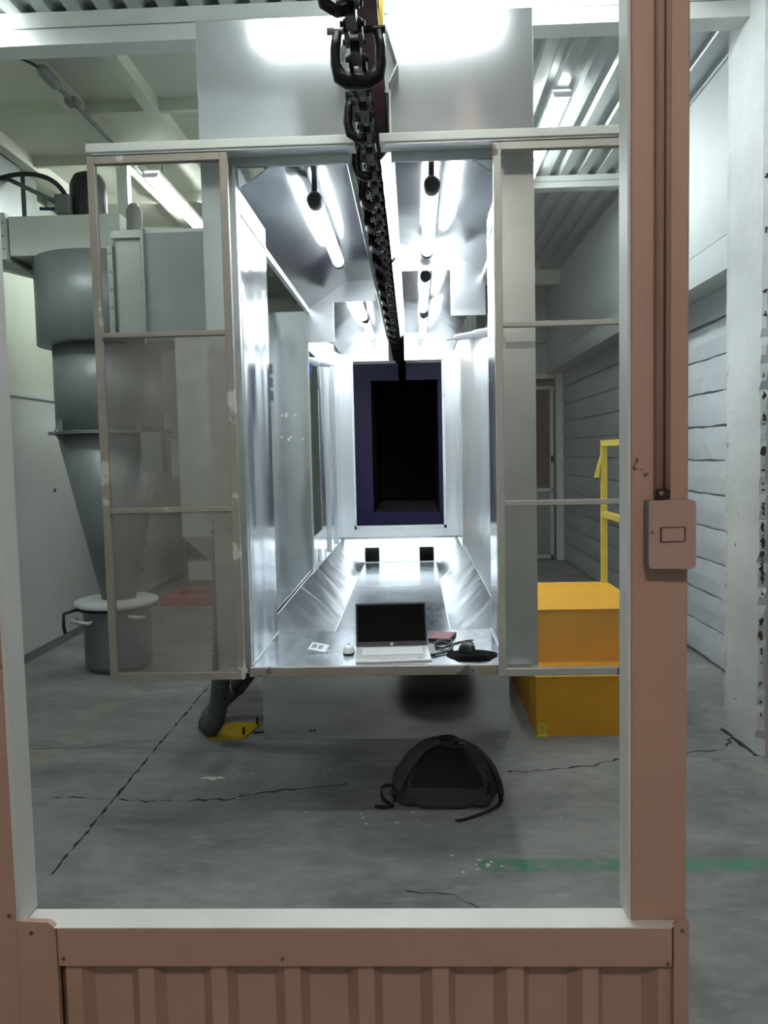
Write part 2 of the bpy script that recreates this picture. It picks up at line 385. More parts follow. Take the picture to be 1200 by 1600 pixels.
# left wall
wl = struct('wall_left', MB().box(XL-.2, XL, -3.8, YF, 0, 2.14), 'wall_left_paint', 'scuffed white painted wall on the left', 'wall')
MB().box(XL-.2, XL-.03, -3.8, YF, 2.14, CZ+.15).build('upper_panel', 'green_white', wl)
MB().box(XL-.03, XL+.012, 4.4, YF, 2.12, 2.15).build('ledge_strip', 'white_paint', wl)
MB().prism([(XL, 0), (XL+.05, 0), (XL, .05)], 'y', 1.4, YF).build('floor_cove', 'mortar', wl)
for i in range(16):
    y, z = random.uniform(6.4, 9.5), random.uniform(.3, 1.9); rr_ = random.uniform(.008, .03)
    MB().plate([(XL+.001, y+rr_*math.cos(a)*random.uniform(.4, 1), z+rr_*random.choice([.3, 1])*math.sin(a)) for a in [k*2*PI/8 for k in range(8)]], .002).build('scuff', random.choice(['crack', 'mortar', 'chipped']), wl)
# far wall with corrugated sheet over the oven
wf = struct('wall_far', MB().box(XL-.2, -1.05, YF, YF+.2, 0, CZ+.15), 'wall_left_paint', 'far end wall left of the curing oven', 'wall')
wf2 = struct('wall_far_right', MB().box(.9, 1.55, YF, YF+.2, 0, CZ+.15), 'wall_left_paint', 'far end wall between the oven and the white door', 'wall')
struct('wall_far_upper', MB().box(-1.05, .9, YF, YF+.2, 3.1, CZ+.15), 'wall_left_paint', 'far end wall above the curing oven', 'wall')
MB().box(1.55, XR+.3, YF, YF+.2, 2.68, CZ+.15).build('upper_panel', 'plaster', wf2)
MB().box(1.55, XR+.3, YF+1.6, YF+1.7, 0, 2.7).build('brick_backing', 'joint_mortar', wf2)
# door and window at the far right
d1 = struct('door_1', MB().box(1.62, 1.66, YF-.04, YF+.02, 0, 2.68), 'white_paint', 'white framed steel door at the far end of the block wall', 'door')
for a in ((1.66, 2.06, 2.63, 2.68), (1.60, 2.05, 1.00, 1.05), (1.60, 2.05, .02, .07), (1.99, 2.04, .02, 2.52), (1.60, 2.05, 2.47, 2.52)):
    MB().box(a[0], a[1], YF-.035, YF+.01, a[2], a[3]).build('door_rail', 'white_paint', d1)
MB().box(1.66, 1.99, YF-.012, YF, .07, 1.0).build('lower_panel', 'galvanized_light', d1)
MB().box(2.07, 2.19, YF-.09, YF+.04, 0, 2.70).build('door_post', 'white_paint', d1)
MB().box(2.0, 2.035, YF-.06, YF-.03, 1.42, 1.52).build('latch', 'black_plastic', d1)
for c in range(8):
    for k in range(4): MB().box(1.26+k*.3+(.15 if c % 2 else 0), 1.552+k*.3+(.15 if c % 2 else 0), YF+1.56, YF+1.6, 1.05+c*.2, 1.242+c*.2).build('brick', 'brick_pink', d1)
w1 = struct('window_1', MB().box(1.60, 2.0, YF-.03, YF-.012, 2.72, 3.75), 'window_glass', 'narrow window above the far right door', 'window')
for a in ((1.60, 1.63), (1.97, 2.02)): MB().box(a[0], a[1], YF-.06, YF-.012, 2.70, 3.76).build('window_frame', 'white_paint', w1)
MB().box(1.60, 2.02, YF-.06, YF-.012, 3.12, 3.14).build('window_bar', 'grey_paint', w1)

# near room behind the camera
struct('wall_rear', MB().box(XL-.2, XR+.3, -3.9, -3.7, 0, CZ+.15), 'wall_left_paint', 'plain painted wall of the near room', 'wall')
# ceiling: trapezoid roof sheet with ribs along the hall
ce = MB(); P_, D_ = .16, .035; x = XL-.2; prof = []
while x < XR+.3: prof += [(x, CZ), (x+.075, CZ), (x+.095, CZ+D_), (x+.14, CZ+D_)]; x += P_
vs = [(p[0], y, p[1]) for y in (-3.9, YF+.2) for p in prof]; k = len(prof)
ce.add(vs, [(i, i+1, i+1+k, i+k) for i in range(k-1)])
struct('ceiling', ce, 'roof_sheet', 'ribbed grey metal roof sheeting over the hall', 'ceiling')
for n, (y, z0, d) in enumerate(((4.35, 3.765, .14), (7.17, 3.83, .12), (10.80, 3.75, .12))):
    x1 = 1.76 if n == 0 else XU
    b = struct('trim_%d' % (n+1), MB().box(XL if n == 0 else -.9, x1, y, y+d, z0, CZ), 'white_paint',
               ['long white steel roof beam above the booth front', 'white roof beam behind the booth above the yellow steps', 'white roof beam above the far door'][n], 'beam')
    MB().box(XL if n == 0 else -.9, x1, y-.006, y, (z0+CZ)/2-.002, (z0+CZ)/2+.002).build('seam', 'galvanized_light', b)
# mezzanine underside on the left
mz = struct('ceiling_mezzanine', MB().box(XL, -.88, 4.5, YF, CZ-.035, CZ-.01), 'mezz_paint', 'white underside of the mezzanine with steel joists', 'ceiling')
for x in (-2.86, -2.10, -1.62): MB().box(x-.04, x+.04, 4.5, YF, CZ-.13, CZ-.035).build('long_joist', 'mezz_paint', mz)
for y in (5.35, 6.25, 7.2, 8.2, 9.2, 10.2): MB().box(XL, -.88, y-.02, y+.02, CZ-.11, CZ-.035).build('cross_joist', 'mezz_paint', mz)

# ---------------------------------------------------------------- pink window wall in front
YW = 1.36
wfr = struct('wall_front', MB().box(-2.6, -.717, YW+.012, YW+.06, 0, 4.0), 'pink_paint', 'pink painted sheet metal partition with open window', 'wall')
MB().box(-.716, .456, YW+.045, YW+.058, 0, .775).build('backing_sheet', 'pink_paint', wfr)
rib = MB(); x = .438; pr_ = []
while x > -.66: pr_ += [(x, YW+.014), (x-.028, YW+.014), (x-.050, YW+.042), (x-.118, YW+.042)]; x -= .131
pr_.append((-.66, YW+.03))
for i in range(len(pr_)-1):
    a, b = pr_[i], pr_[i+1]; rib.add([(a[0], a[1], 0), (b[0], b[1], 0), (b[0], b[1], .72), (a[0], a[1], .72)], [(0, 1, 2, 3)])
rib.build('ribbed_sheet', 'pink_paint', wfr)
MB().box(-.645, .430, YW, YW+.014, .706, .776).build('sill_flashing', 'pink_paint', wfr, bevel=.0015)
MB().prism([(-.716, 0), (-.647, 0), (-.647, .776), (-.66, .787), (-.716, .789)], 'y', YW, YW+.012).build('corner_sheet', 'pink_paint', wfr)
MB().prism([(.4325, 0), (.458, 0), (.458, .787), (.44, .787), (.4325, .776)], 'y', YW, YW+.012).build('corner_sheet', 'pink_paint', wfr)
MB().prism([(-.716, YW+.02), (-.668, YW+.018), (-.648, YW), (.428, YW), (.442, YW+.012), (.458, YW+.014), (.458, YW+.060), (-.716, YW+.060)], 'z', .7755, .7775).build('window_sill', 'jamb_paint', wfr)
MB().box(-.717, -.709, YW+.001, YW+.066, .78, 4.0).build('window_jamb', 'jamb_paint', wfr, bevel=.001)
MB().box(-.80, -.7175, YW+.002, YW+.012, 0, 1.243).build('jamb_sheet', 'pink_paint', wfr, bevel=.001)
MB().box(-.80, -.7175, YW-.0, YW+.012, 1.247, 4.0).build('jamb_sheet', 'pink_paint', wfr, bevel=.001)
MB().prism([(-.80, YW), (-.80, YW+.012), (-.86, YW+.05), (-.9, YW+.05)], 'z', 0, 4.0).build('ribbed_sheet', 'pink_paint', wfr)
MB().box(-2.6, -.72, YW+.062, YW+.068, 0, 4.0).build('inner_lining', 'white_paint', wfr)
MB().box(-.716, .456, YW+.060, YW+.064, 0, .774).build('inner_lining', 'white_paint', wfr)
post = MB().box(.3655, .461, YW+.022, YW+.075, .777, 4.0).build('window_post', 'pink_paint', wfr, bevel=.004, seg=2)
MB().box(.3605, .3655, YW+.024, YW+.08, .777, 4.0).build('post_liner', 'jamb_paint', wfr)
def screw(x, y, z, parent, r=.0035): MB().tube([(x, y, z), (x, y-.002, z)], r, 8).build('screw', 'steel_bolt', parent)
for x, z in ((-.69, .768), (-.635, .721), (-.245, .721), (.422, .712), (.447, .772), (-.728, .80), (-.724, 1.22)): screw(x, YW, z, wfr)

# switch and conduit on the post
sw = thing('light_switch', 'pink surface mounted light switch box on the window post', 'switch', (.423, YW+.022, 1.455))
bx = MB().box(.386, .460, YW-.006, YW+.022, 1.401, 1.513).build('switch_box', 'grey_paint', sw, bevel=.003, seg=2)
fp = MB(); ya, yb = YW-.012, YW-.006; hx0, hx1, hz0, hz1 = .4035, .4455, 1.4445, 1.4695
fp.prism([(.388, 1.401), (.455, 1.399), (.462, 1.404), (.462, hz0), (.3865, hz0), (.3865, 1.405)], 'y', ya, yb)
fp.prism([(.462, hz1), (.462, 1.510), (.456, 1.513), (.425, 1.5145), (.389, 1.513), (.3865, 1.508), (.3865, hz1)], 'y', ya, yb)
fp.box(.3865, hx0, ya, yb, hz0, hz1).box(hx1, .462, ya, yb, hz0, hz1); fp.build('face_plate', 'pink_plastic', sw)
MB().prism([(.405, YW-.0058), (.4055, YW-.0175), (.4425, YW-.0140), (.4425, YW-.0058)], 'z', 1.446, 1.468).build('rocker', 'pink_plastic', sw, bevel=.0006)
screw(.391, YW-.012, 1.462, sw, .003)
cdt = thing('conduit_pipe', 'thin painted conduit pipe running up the pink post', 'pipe', (.411, YW+.012, 1.52))
MB().tube([(.4095, YW+.014, 1.515), (.4095, YW+.014, 3.9)], .0072, 14).build('pipe', 'conduit_pink', cdt)
MB().tube([(.424, YW+.0175, 1.515), (.424, YW+.0175, 3.9)], .0055, 12).build('pipe', 'conduit_pink', cdt)
MB().box(.403, .424, YW+.000, YW+.022, 1.514, 1.531).build('clamp', 'rust_dark', cdt, bevel=.001)
screw(.409, YW+.000, 1.525, cdt, .004)

# ================================================================= SPRAY BOOTH
BX = -.15
booth = thing('spray_booth', 'long polished steel spray booth with open front and mirror interior', 'spray booth', (BX, 4.47, 0))
def B(name, mb, m='mirror_steel', **k): return mb.build(name, m, booth, **k)
YFc = 3.42
# facade
for x0, x1, z0, z1, n in ((-.85, -.235, 2.845, 3.37, 'upper_facade_panel'), (-.065, .512, 2.845, 3.37, 'upper_facade_panel')):
    B(n, MB().box(x0, x1, YFc, YFc+.012, z0, z1), 'facade_steel')
B('facade_stile', MB().box(-.85, -.713, YFc, YFc+.01, .69, 2.845), 'brushed_steel')
B('facade_stile', MB().box(.372, .512, YFc, YFc+.01, .69, 2.845), 'brushed_steel')
B('facade_header', MB().box(-.713, -.235, YFc-.004, YFc+.01, 2.787, 2.845), 'brushed_steel')
B('facade_header', MB().box(-.065, .372, YFc-.004, YFc+.01, 2.787, 2.845), 'brushed_steel')
for x0, x1 in ((-.713, -.699), (.372, .386)): B('opening_edge', MB().box(x0, x1, YFc-.05, YFc+.02, .69, 2.787), 'brushed_steel')
# outer skins of the vestibule
for x in (-.85, .512): B('outer_skin', MB().box(x-.004, x+.004, YFc+.01, 4.46, .69, 3.3), 'brushed_steel')
B('top_skin', MB().box(-.85, -.26, YFc+.012, 8.7, 3.30, 3.31), 'brushed_steel'); B('top_skin', MB().box(-.04, .512, YFc+.012, 8.7, 3.30, 3.31), 'brushed_steel')
# deck shelf
B('deck_shelf', MB().box(-.80, .48, 3.37, 4.05, .690, .71), 'deck_steel')
B('front_lip', MB().box(-.705, .40, 3.352, 3.372, .672, .7115), 'lip_paint', bevel=.002)
# vestibule side walls
B('vestibule_wall', MB().box(-.705, -.697, 3.42, 4.03, .71, 2.704), 'wavy_steel')
B('vestibule_wall', MB().box(.377, .385, 3.42, 4.03, .71, 2.71), 'wavy_steel')
for x in (-.695, .374): B('wall_seam', MB().box(x-.001, x+.001, 3.44, 4.02, 2.60, 2.606), 'galvanized')
# roof halves
A_, B_, C_, D2 = (-.745, 2.67), (-.453, 2.865), (-.262, 2.868), (-.246, 2.80)
A2, B2, C2, D3 = (.445, 2.675), (.158, 2.858), (-.055, 2.862), (-.108, 2.80)
def strip(a, b, y0, y1): return MB().plate([(a[0], y0, a[1]), (b[0], y0, b[1]), (b[0], y1, b[1]), (a[0], y1, a[1])], .005)
for y0, y1 in ((3.43, 6.045), (6.055, 8.66)):
    B('roof_slope', strip(A_, B_, y0, y1), 'roof_steel'); B('roof_flat', strip(B_, C_, y0, y1), 'roof_steel'); B('slot_lip', strip(C_, D2, y0, y1), 'brushed_steel')
for y0, y1 in ((3.43, 4.995), (5.005, 8.66)):
    B('roof_slope', strip(A2, B2, y0, y1), 'roof_steel'); B('roof_flat', strip(B2, C2, y0, y1), 'roof_steel')
    yy = y1 if y1 > 6 else 5.15
    B('slot_lip', strip(C2, D3, y0 if y0 < 5 else 5.25, yy), 'brushed_steel')
for x, y0, y1 in ((-.748, 4.03, 6.05), (.448, 4.03, 5.0)): B('eave_lip', MB().box(x-.012, x+.012, y0, y1, 2.635, 2.672), 'mirror_steel')
# baffles (transverse plates with a cut-out)
B('roof_baffle', MB().prism([(-.765, 2.425), (-.558, 2.425), (-.558, 2.715), (-.25, 2.715), (-.25, 2.87), (-.453, 2.867), (-.765, 2.66)], 'y', 6.04, 6.05), 'brushed_steel')
B('roof_baffle', MB().prism([(.455, 2.42), (.245, 2.42), (.245, 2.692), (-.085, 2.692), (-.085, 2.862), (.158, 2.86), (.455, 2.67)], 'y', 4.99, 5.0), 'brushed_steel')
# left bay: jamb and outer wall
B('bay_jamb', MB().box(-1.05, -.758, 6.052, 6.06, .745, 2.655), 'wavy_steel')
B('bay_wall', MB().box(-1.056, -1.05, 5.2, 6.055, .70, 2.655), 'wavy_steel')
B('bay_floor', MB().box(-1.05, -.775, 4.45, 6.052, .735, .745), 'deck_steel')
B('bay_near_wall', MB().box(-.86, -.705, 4.035, 4.043, .745, 2.655), 'brushed_steel')
B('jamb_edge', MB().box(-.766, -.752, 6.045, 6.062, .745, 2.655), 'mirror_steel')
for k in range(3): B('socket', MB().box(-1.049, -1.044, 5.90, 5.97, 2.02+k*.1, 2.09+k*.1), 'black_plastic')
# left side wall beyond the bay with gun slot
B('side_wall', MB().box(-.772, -.764, 6.74, 8.66, .71, 2.665), 'wavy_steel')
B('side_wall_header', MB().box(-.772, -.764, 6.062, 6.738, 2.385, 2.665), 'mirror_steel')
B('side_wall_sill', MB().box(-.772, -.764, 6.062, 6.738, .71, .98), 'wavy_steel')
for y in (7.25, 7.9): B('wall_rib', MB().prism([(y-.03, -.764), (y, -.735), (y+.03, -.764)], 'z', .73, 2.66) if False else MB().prism([(-.764, y-.04), (-.742, y), (-.764, y+.04)], 'z', .73, 2.66), 'mirror_steel')
# right bay
B('bay_jamb', MB().box(.452, .640, 7.60, 7.608, .745, 2.66), 'wavy_steel')
B('jamb_edge', MB().box(.445, .458, 7.595, 7.612, .745, 2.66), 'mirror_steel')
B('bay_wall', MB().box(.640, .646, 6.4, 7.605, .70, 2.66), 'mirror_steel')
B('bay_floor', MB().box(.46, .64, 5.0, 7.60, .735, .745), 'deck_steel')
B('bay_near_wall', MB().box(.385, .505, 4.035, 4.043, .745, 2.66), 'brushed_steel')
B('side_wall', MB().box(.450, .458, 7.612, 8.66, .71, 2.665), 'wavy_steel')
# hopper
ZH = .447
hp = [((-.78, 4.05), (-.78, 5.5)), ((-.78, 5.503), (-.78, 8.68))]
def hop(xt, xb, y0t, y1t, y0b, y1b): return MB().plate([(xt, y0t, .71), (xb, y0b, ZH), (xb, y1b, ZH), (xt, y1t, .71)], .004)
B('hopper_side', hop(-.78, -.53, 4.05, 5.46, 4.48, 5.68), 'hopper_steel'); B('hopper_side', hop(-.78, -.53, 5.464, 8.70, 5.684, 8.60), 'hopper_steel')
B('hopper_side', hop(.465, .222, 4.05, 5.74, 4.48, 5.95), 'hopper_steel'); B('hopper_side', hop(.465, .222, 5.744, 8.70, 5.954, 8.60), 'hopper_steel')
B('hopper_floor', MB().box(-.53, .222, 4.48, 6.99, ZH-.005, ZH), 'deck_steel'); B('hopper_floor', MB().box(-.53, .222, 7.0, 8.60, ZH-.005, ZH), 'deck_steel')
B('hopper_front', MB().plate([(-.78, 4.05, .70), (.465, 4.05, .70), (.222, 4.48, ZH), (-.53, 4.48, ZH)], .004), 'brushed_steel')
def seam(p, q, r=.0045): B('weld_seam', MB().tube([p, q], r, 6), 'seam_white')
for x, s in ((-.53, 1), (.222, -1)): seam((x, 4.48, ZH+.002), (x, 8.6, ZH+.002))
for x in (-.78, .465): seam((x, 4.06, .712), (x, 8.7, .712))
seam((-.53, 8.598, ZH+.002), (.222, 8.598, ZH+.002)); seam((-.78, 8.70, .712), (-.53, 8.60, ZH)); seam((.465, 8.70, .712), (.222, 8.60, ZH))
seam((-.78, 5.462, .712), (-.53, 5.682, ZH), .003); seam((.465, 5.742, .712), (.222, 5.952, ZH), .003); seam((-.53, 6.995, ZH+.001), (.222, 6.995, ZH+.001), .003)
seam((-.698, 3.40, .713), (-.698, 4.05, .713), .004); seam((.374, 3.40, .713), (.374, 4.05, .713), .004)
# hopper back plate with two square ports
def bk(pts): return MB().plate([(x, 8.60+(z-ZH)*.38, z) for x, z in pts], .004)
zt, zm = .71, .60; k_ = lambda z: (z-ZH)/(zt-ZH)
le = lambda z: -.53-.25*k_(z); re_ = lambda z: .222+.243*k_(z)
B('hopper_back', bk([(le(zm), zm), (re_(zm), zm), (re_(zt), zt), (le(zt), zt)]), 'brushed_steel')
B('hopper_back', bk([(-.375, ZH), (.05, ZH), (.05, zm), (-.375, zm)]), 'brushed_steel')
B('hopper_back', bk([(-.53, ZH), (-.525, zm), (le(zm), zm)]), 'brushed_steel'); B('hopper_back', bk([(.205, ZH), (.222, ZH), (re_(zm), zm), (.205, zm)]), 'brushed_steel')
for x0, x1 in ((-.53, -.375), (.05, .205)):
    B('drain_port', MB().box(x0, x0+.003, 8.605, 8.69, ZH-.01, zm).box(x1-.003, x1, 8.605, 8.69, ZH-.01, zm).box(x0, x1, 8.655, 8.69, zm-.003, zm), 'brushed_steel')
# exit wall
B('exit_sill', MB().box(-.77, .46, 8.66, 8.70, .712, .80), 'mirror_steel')
B('exit_stile', MB().box(-.77, -.635, 8.66, 8.668, .80, 2.575), 'mirror_steel'); B('exit_stile', MB().box(.345, .46, 8.66, 8.668, .80, 2.575), 'mirror_steel')
B('exit_header', MB().prism([(-.77, 2.575), (-.235, 2.575), (-.235, 2.87), (-.453, 2.87), (-.77, 2.665)], 'y', 8.66, 8.668), 'brushed_steel')
B('exit_header', MB().prism([(.46, 2.575), (-.07, 2.575), (-.07, 2.87), (.158, 2.86), (.46, 2.668)], 'y', 8.66, 8.668), 'brushed_steel')
for a in ((-.635, -.612, .80, 2.575), (.318, .345, .80, 2.575), (-.635, .345, .80, .835)): B('exit_trim', MB().box(a[0], a[1], 8.635, 8.665, a[2], a[3]), 'white_paint')
for x in (.332,):
    for z in (1.2, 1.75, 2.2): B('rivet', MB().tube([(x, 8.636, z), (x, 8.63, z)], .006, 6), 'steel_bolt')
# chain tunnel above the roof slot
for s, x in ((-1, -.235), (1, -.065)): B('tunnel_side', MB().box(x-.003, x+.003, 3.36, 8.7, 2.845, 3.05), 'track_paint')
B('tunnel_hood', MB().plate([(-.235, 3.30, 3.05), (-.275, 3.30, 3.12), (-.275, 3.42, 3.12), (-.235, 3.42, 3.05)], .004), 'galvanized_light')
B('tunnel_hood', MB().plate([(-.275, 3.30, 3.12), (-.232, 3.30, 3.245), (-.232, 3.42, 3.245), (-.275, 3.42, 3.12)], .004), 'galvanized_light')
B('tunnel_hood', MB().plate([(-.065, 3.30, 3.05), (-.03, 3.30, 3.12), (-.03, 3.42, 3.12), (-.065, 3.42, 3.05)], .004), 'galvanized_light')
B('tunnel_hood', MB().plate([(-.03, 3.30, 3.12), (-.072, 3.30, 3.265), (-.072, 3.42, 3.265), (-.03, 3.42, 3.12)], .004), 'galvanized_light')
B('tunnel_plate', MB().prism([(-.235, 3.05), (-.272, 3.12), (-.232, 3.24), (-.19, 3.26), (-.19, 3.06)], 'y', 3.40, 3.408), 'grey_paint')
B('tunnel_plate', MB().prism([(-.065, 3.05), (-.034, 3.12), (-.072, 3.26), (-.105, 3.27), (-.105, 3.06)], 'y', 3.40, 3.408), 'grey_paint')
B('tunnel_top', MB().box(-.235, -.065, 3.42, 8.7, 3.24, 3.25), 'duct_white')
# plinth below
B('plinth_front', MB().box(-.868, .511, 4.465, 4.473, 0, .443), 'plinth_steel')
for x in (-.868, .505): B('plinth_side', MB().box(x, x+.006, 4.473, 9.5, 0, .70), 'plinth_steel')
B('plinth_top', MB().box(-.868, .511, 8.70, 9.5, .694, .70), 'plinth_steel')
B('plinth_back', MB().box(-.868, .511, 9.5, 9.506, 0, .70), 'plinth_steel')
for k in range(2): B('rivet', MB().tube([(-.605+k*.022, 4.465, .055), (-.605+k*.022, 4.460, .055)], .006, 8), 'crack')
B('underside', MB().box(-.85, .512, 3.40, 4.05, .676, .69), 'brushed_steel')
for i in range(9):   # powdery finger marks on the bay jamb
    x, z = random.uniform(-.98, -.80), random.choice([1.72, 1.9, 1.74]); q = random.uniform(.008, .02)
    B('hand_mark', MB().plate([(x+q*math.cos(a)*random.uniform(.5, 1), 6.0515, z+q*1.4*math.sin(a)*random.uniform(.5, 1)) for a in [k*2*PI/9 for k in range(9)]], .0006), 'paper')

# ---------------------------------------------------------------- booth tube lamps
def tube_lamp(x, y0, y1, z, label):
    t = thing('tube_lamp', label, 'lamp', (x, y0, z+.045), group='tube lamps in the booth roof')
    MB().tube([(x, y0, z), (x, y1, z)], .033, 16).build('tube', 'booth_tube', t)
    for a, b in ((y0-.07, y0), (y1, y1+.05)):
        MB().tube([(x, a, z), (x, a+.01, z), (x, b, z)], [.026, .037, .037], 14).build('end_cap', 'black_cap', t)
    for y in (y0-.03, y1+.02): MB().box(x-.012, x+.012, y-.01, y+.01, z+.02, z+.090).build('bracket', 'black_cap', t)
    MB().box(x-.016, x+.016, y0-.03, y1+.03, z+.034, z+.046).build('spine', 'galvanized', t)
XLt, XRt = -.430, .106
tube_lamp(XLt, 3.88, 5.04, 2.772, 'glowing tube lamp in the booth roof left of the chain, nearest the booth front')
tube_lamp(XRt, 3.72, 4.84, 2.772, 'glowing tube lamp in the booth roof right of the chain, nearest the booth front')
tube_lamp(XLt+.03, 6.13, 7.06, 2.772, 'middle glowing tube lamp of the row left of the chain')
tube_lamp(XRt, 5.56, 6.75, 2.772, 'middle glowing tube lamp of the row right of the chain')
tube_lamp(XLt+.04, 7.22, 8.31, 2.772, 'glowing tube lamp left of the chain beside the booth exit')
tube_lamp(XRt+.01, 7.04, 8.31, 2.772, 'glowing tube lamp right of the chain beside the booth exit')

# ---------------------------------------------------------------- doors and track
def track(x0, x1, label):
    t = thing('door_track', label, 'rail', ((x0+x1)/2, 3.25, 2.80))
    MB().box(x0, x1, 3.225, 3.275, 2.796, 2.830).build('channel', 'track_paint', t, bevel=.003, seg=2)
    MB().box(x0, x1, 3.275, 3.42, 2.826, 2.832).build('mounting_flange', 'track_paint', t)
    MB().box(x0+.02, x1, 3.235, 3.265, 2.788, 2.796).build('guide_strip', 'brushed_steel', t)
track(-1.253, -.207, 'white door track above the booth front, left of the conveyor chain')
track(-.106, .90, 'white door track above the booth front, right of the conveyor chain')
def door(x0, x1, label, lean):
    t = thing('sliding_door', label, 'door', ((x0+x1)/2, 3.25, .70)); W = .030
    zt_, zb = 2.785, .695
    def F(n, a): MB().box(a[0], a[1], 3.235, 3.265, a[2], a[3]).build(n, 'frame_paint' if lean else 'peeled_paint', t, bevel=.002)
    F('stile', (x0, x0+W, zb, zt_)); F('stile', (x1-W, x1, zb, zt_))
    F('top_rail', (x0+W, x1-W, zt_-W, zt_)); F('bottom_rail', (x0+W, x1-W, zb, zb+W))
    zs = [zb+W, 1.392, 2.092, zt_-W]
    for z in zs[1:3]: F('middle_rail', (x0+W, x1-W, z-.010, z+.010))
    for k in range(3):
        MB().box(x0+W-.004, x1-W+.004, 3.248, 3.252, zs[k]+(.008 if k else 0), zs[k+1]-(.008 if k < 2 else 0)).build('pane', 'acrylic' if (k == 2 or lean) else 'acrylic_dusty', t)
    for sx in (x0+.08, x1-.08): MB().box(sx-.012, sx+.012, 3.243, 3.257, zt_, 2.80).build('roller_hanger', 'steel_bolt', t)
    return t
door(-1.255, -.702, 'three pane sliding door beside the grey cyclone, paint peeling off frame', False)
door(.331, .885, 'three pane sliding door in front of the yellow steps', True)

# ---------------------------------------------------------------- overhead conveyor
rail = thing('conveyor_rail', 'maroon overhead conveyor rail above the dark chain', 'rail', (-.118, 1.0, 3.0))
for a in ((-.153, -.083, 2.975, 2.985), (-.122, -.114, 2.985, 3.065), (-.153, -.083, 3.065, 3.075)):
    MB().box(a[0], a[1], .2, 12.8, a[2], a[3]).build('flange' if a[1]-a[0] > .02 else 'web', 'maroon', rail)
for y in (1.7, 2.86, 4.9, 7.0, 9.6):
    MB().box(-.160, -.070, y-.03, y+.03, 3.075, 3.115).build('clamp', 'yellow_rail', rail, bevel=.003)
    if y != 2.86: MB().tube([(-.118, y, 3.11), (-.118, y, 3.242 if 3.4 < y < 8.7 else CZ)], .008, 8).build('hanger_rod', 'steel_bolt', rail)
MB().box(-.098, -.07, 2.80, 2.90, 2.99, 3.10).build('clamp_plate', 'yellow_rail', rail)
chain = thing('conveyor_chain', 'heavy dark drop forged conveyor chain with trolley hooks', 'chain', (-.148, 1.0, 2.8))
CXc, CZc, PT = -.148, 2.82, .105
def ring(L, Hh, th, t):   # oval link in the YZ plane, thickness along x
    out, inn = [], []; n = 8
    for s_, c_ in ((1, L/2-Hh/2), (-1, -L/2+Hh/2)):
        for i in range(n+1):
            a = -PI/2+PI*i/n if s_ > 0 else PI/2+PI*i/n
            out.append((c_+Hh/2*math.cos(a), Hh/2*math.sin(a))); inn.append((c_+(Hh/2-th)*math.cos(a), (Hh/2-th)*math.sin(a)))
    k = len(out); vs = [(x, p[0], p[1]) for x in (-t/2, t/2) for p in out+inn]; f = []
    for i in range(k):
        j = (i+1) % k; f += [(i, j, j+k, i+k), (i+2*k, i+3*k, j+3*k, j+2*k), (i, i+2*k, j+2*k, j), (i+k, j+k, j+3*k, i+3*k)]
    return MB().add(vs, f)
cl = ring(.125, .050, .019, .030).build('center_link', 'chain_black', chain, local=True)
sp = MB().prism([(-.062, -.010), (-.045, -.021), (-.02, -.015), (.02, -.015), (.045, -.021), (.062, -.010), (.062, .010), (.045, .021), (.02, .015), (-.02, .015), (-.045, .021), (-.062, .010)], 'x', -.007, .007).build('side_plate', 'chain_black', chain, local=True, bevel=.002)
pin = MB().tube([(-.036, 0, 0), (.036, 0, 0)], .009, 8).build('pin', 'chain_black', chain, local=True)
first = True; y = 1.3; i = 0
while y < 11.4:
    if i % 2 == 0:
        if first: cl.location = Vector((CXc, y, CZc))-wloc(chain)
        else: dup(cl, (CXc, y, CZc), chain)
    else:
        for s_ in (-1, 1):
            if i == 1 and s_ == -1: sp.location = Vector((CXc+s_*.020, y, CZc))-wloc(chain)
            else: dup(sp, (CXc+s_*.020, y, CZc), chain)
    if i == 0: pin.location = Vector((CXc, y+PT/2, CZc))-wloc(chain)
    else: dup(pin, (CXc, y+PT/2, CZc), chain)
    first = False; y += PT; i += 1
# trolleys: first a full yoke, then one-sided hooks
yk = MB(); arm = [(-.212, 2.66, 2.925), (-.219, 2.66, 2.88), (-.219, 2.665, 2.83), (-.208, 2.67, 2.795), (-.18, 2.672, 2.782), (-.148, 2.672, 2.780), (-.116, 2.672, 2.782), (-.088, 2.67, 2.795), (-.077, 2.665, 2.83), (-.077, 2.66, 2.88), (-.084, 2.66, 2.925)]
yk.tube(arm, [.016, .017, .018, .024, .028, .028, .028, .024, .018, .017, .016], 10); yk.build('yoke', 'chain_black', chain)
MB().tube([(-.245, 2.66, 2.93), (-.16, 2.66, 2.93)], .012, 8).build('yoke_bolt', 'steel_bolt', chain)
MB().tube([(-.16, 2.66, 2.93), (-.06, 2.66, 2.93)], .012, 8).build('yoke_bolt', 'chain_black', chain)
hk = MB().tube([(-.055, 0, .10), (-.066, 0, .06), (-.070, 0, .01), (-.062, 0, -.03), (-.03, 0, -.05), (0, 0, -.045)], .017, 8).build('hook', 'chain_black', chain, local=True)
rl = MB().tube([(-.075, 0, .105), (-.03, 0, .105)], .018, 12).build('trolley_roller', 'chain_black', chain, local=True)
arm2 = MB().box(-.05, -.03, -.02, .02, .02, .15).build('trolley_arm', 'chain_black', chain, local=True)
yy = 3.12; q = 0
while yy < 11.2:
    for o in (hk, rl, arm2):
        if q == 0: o.location = Vector((CXc, yy, CZc))-wloc(chain)
        else: dup(o, (CXc, yy, CZc), chain)
    q += 1; yy += .43
yy = 2.24
for o in (hk, rl, arm2): dup(o, (CXc, yy, CZc), chain)

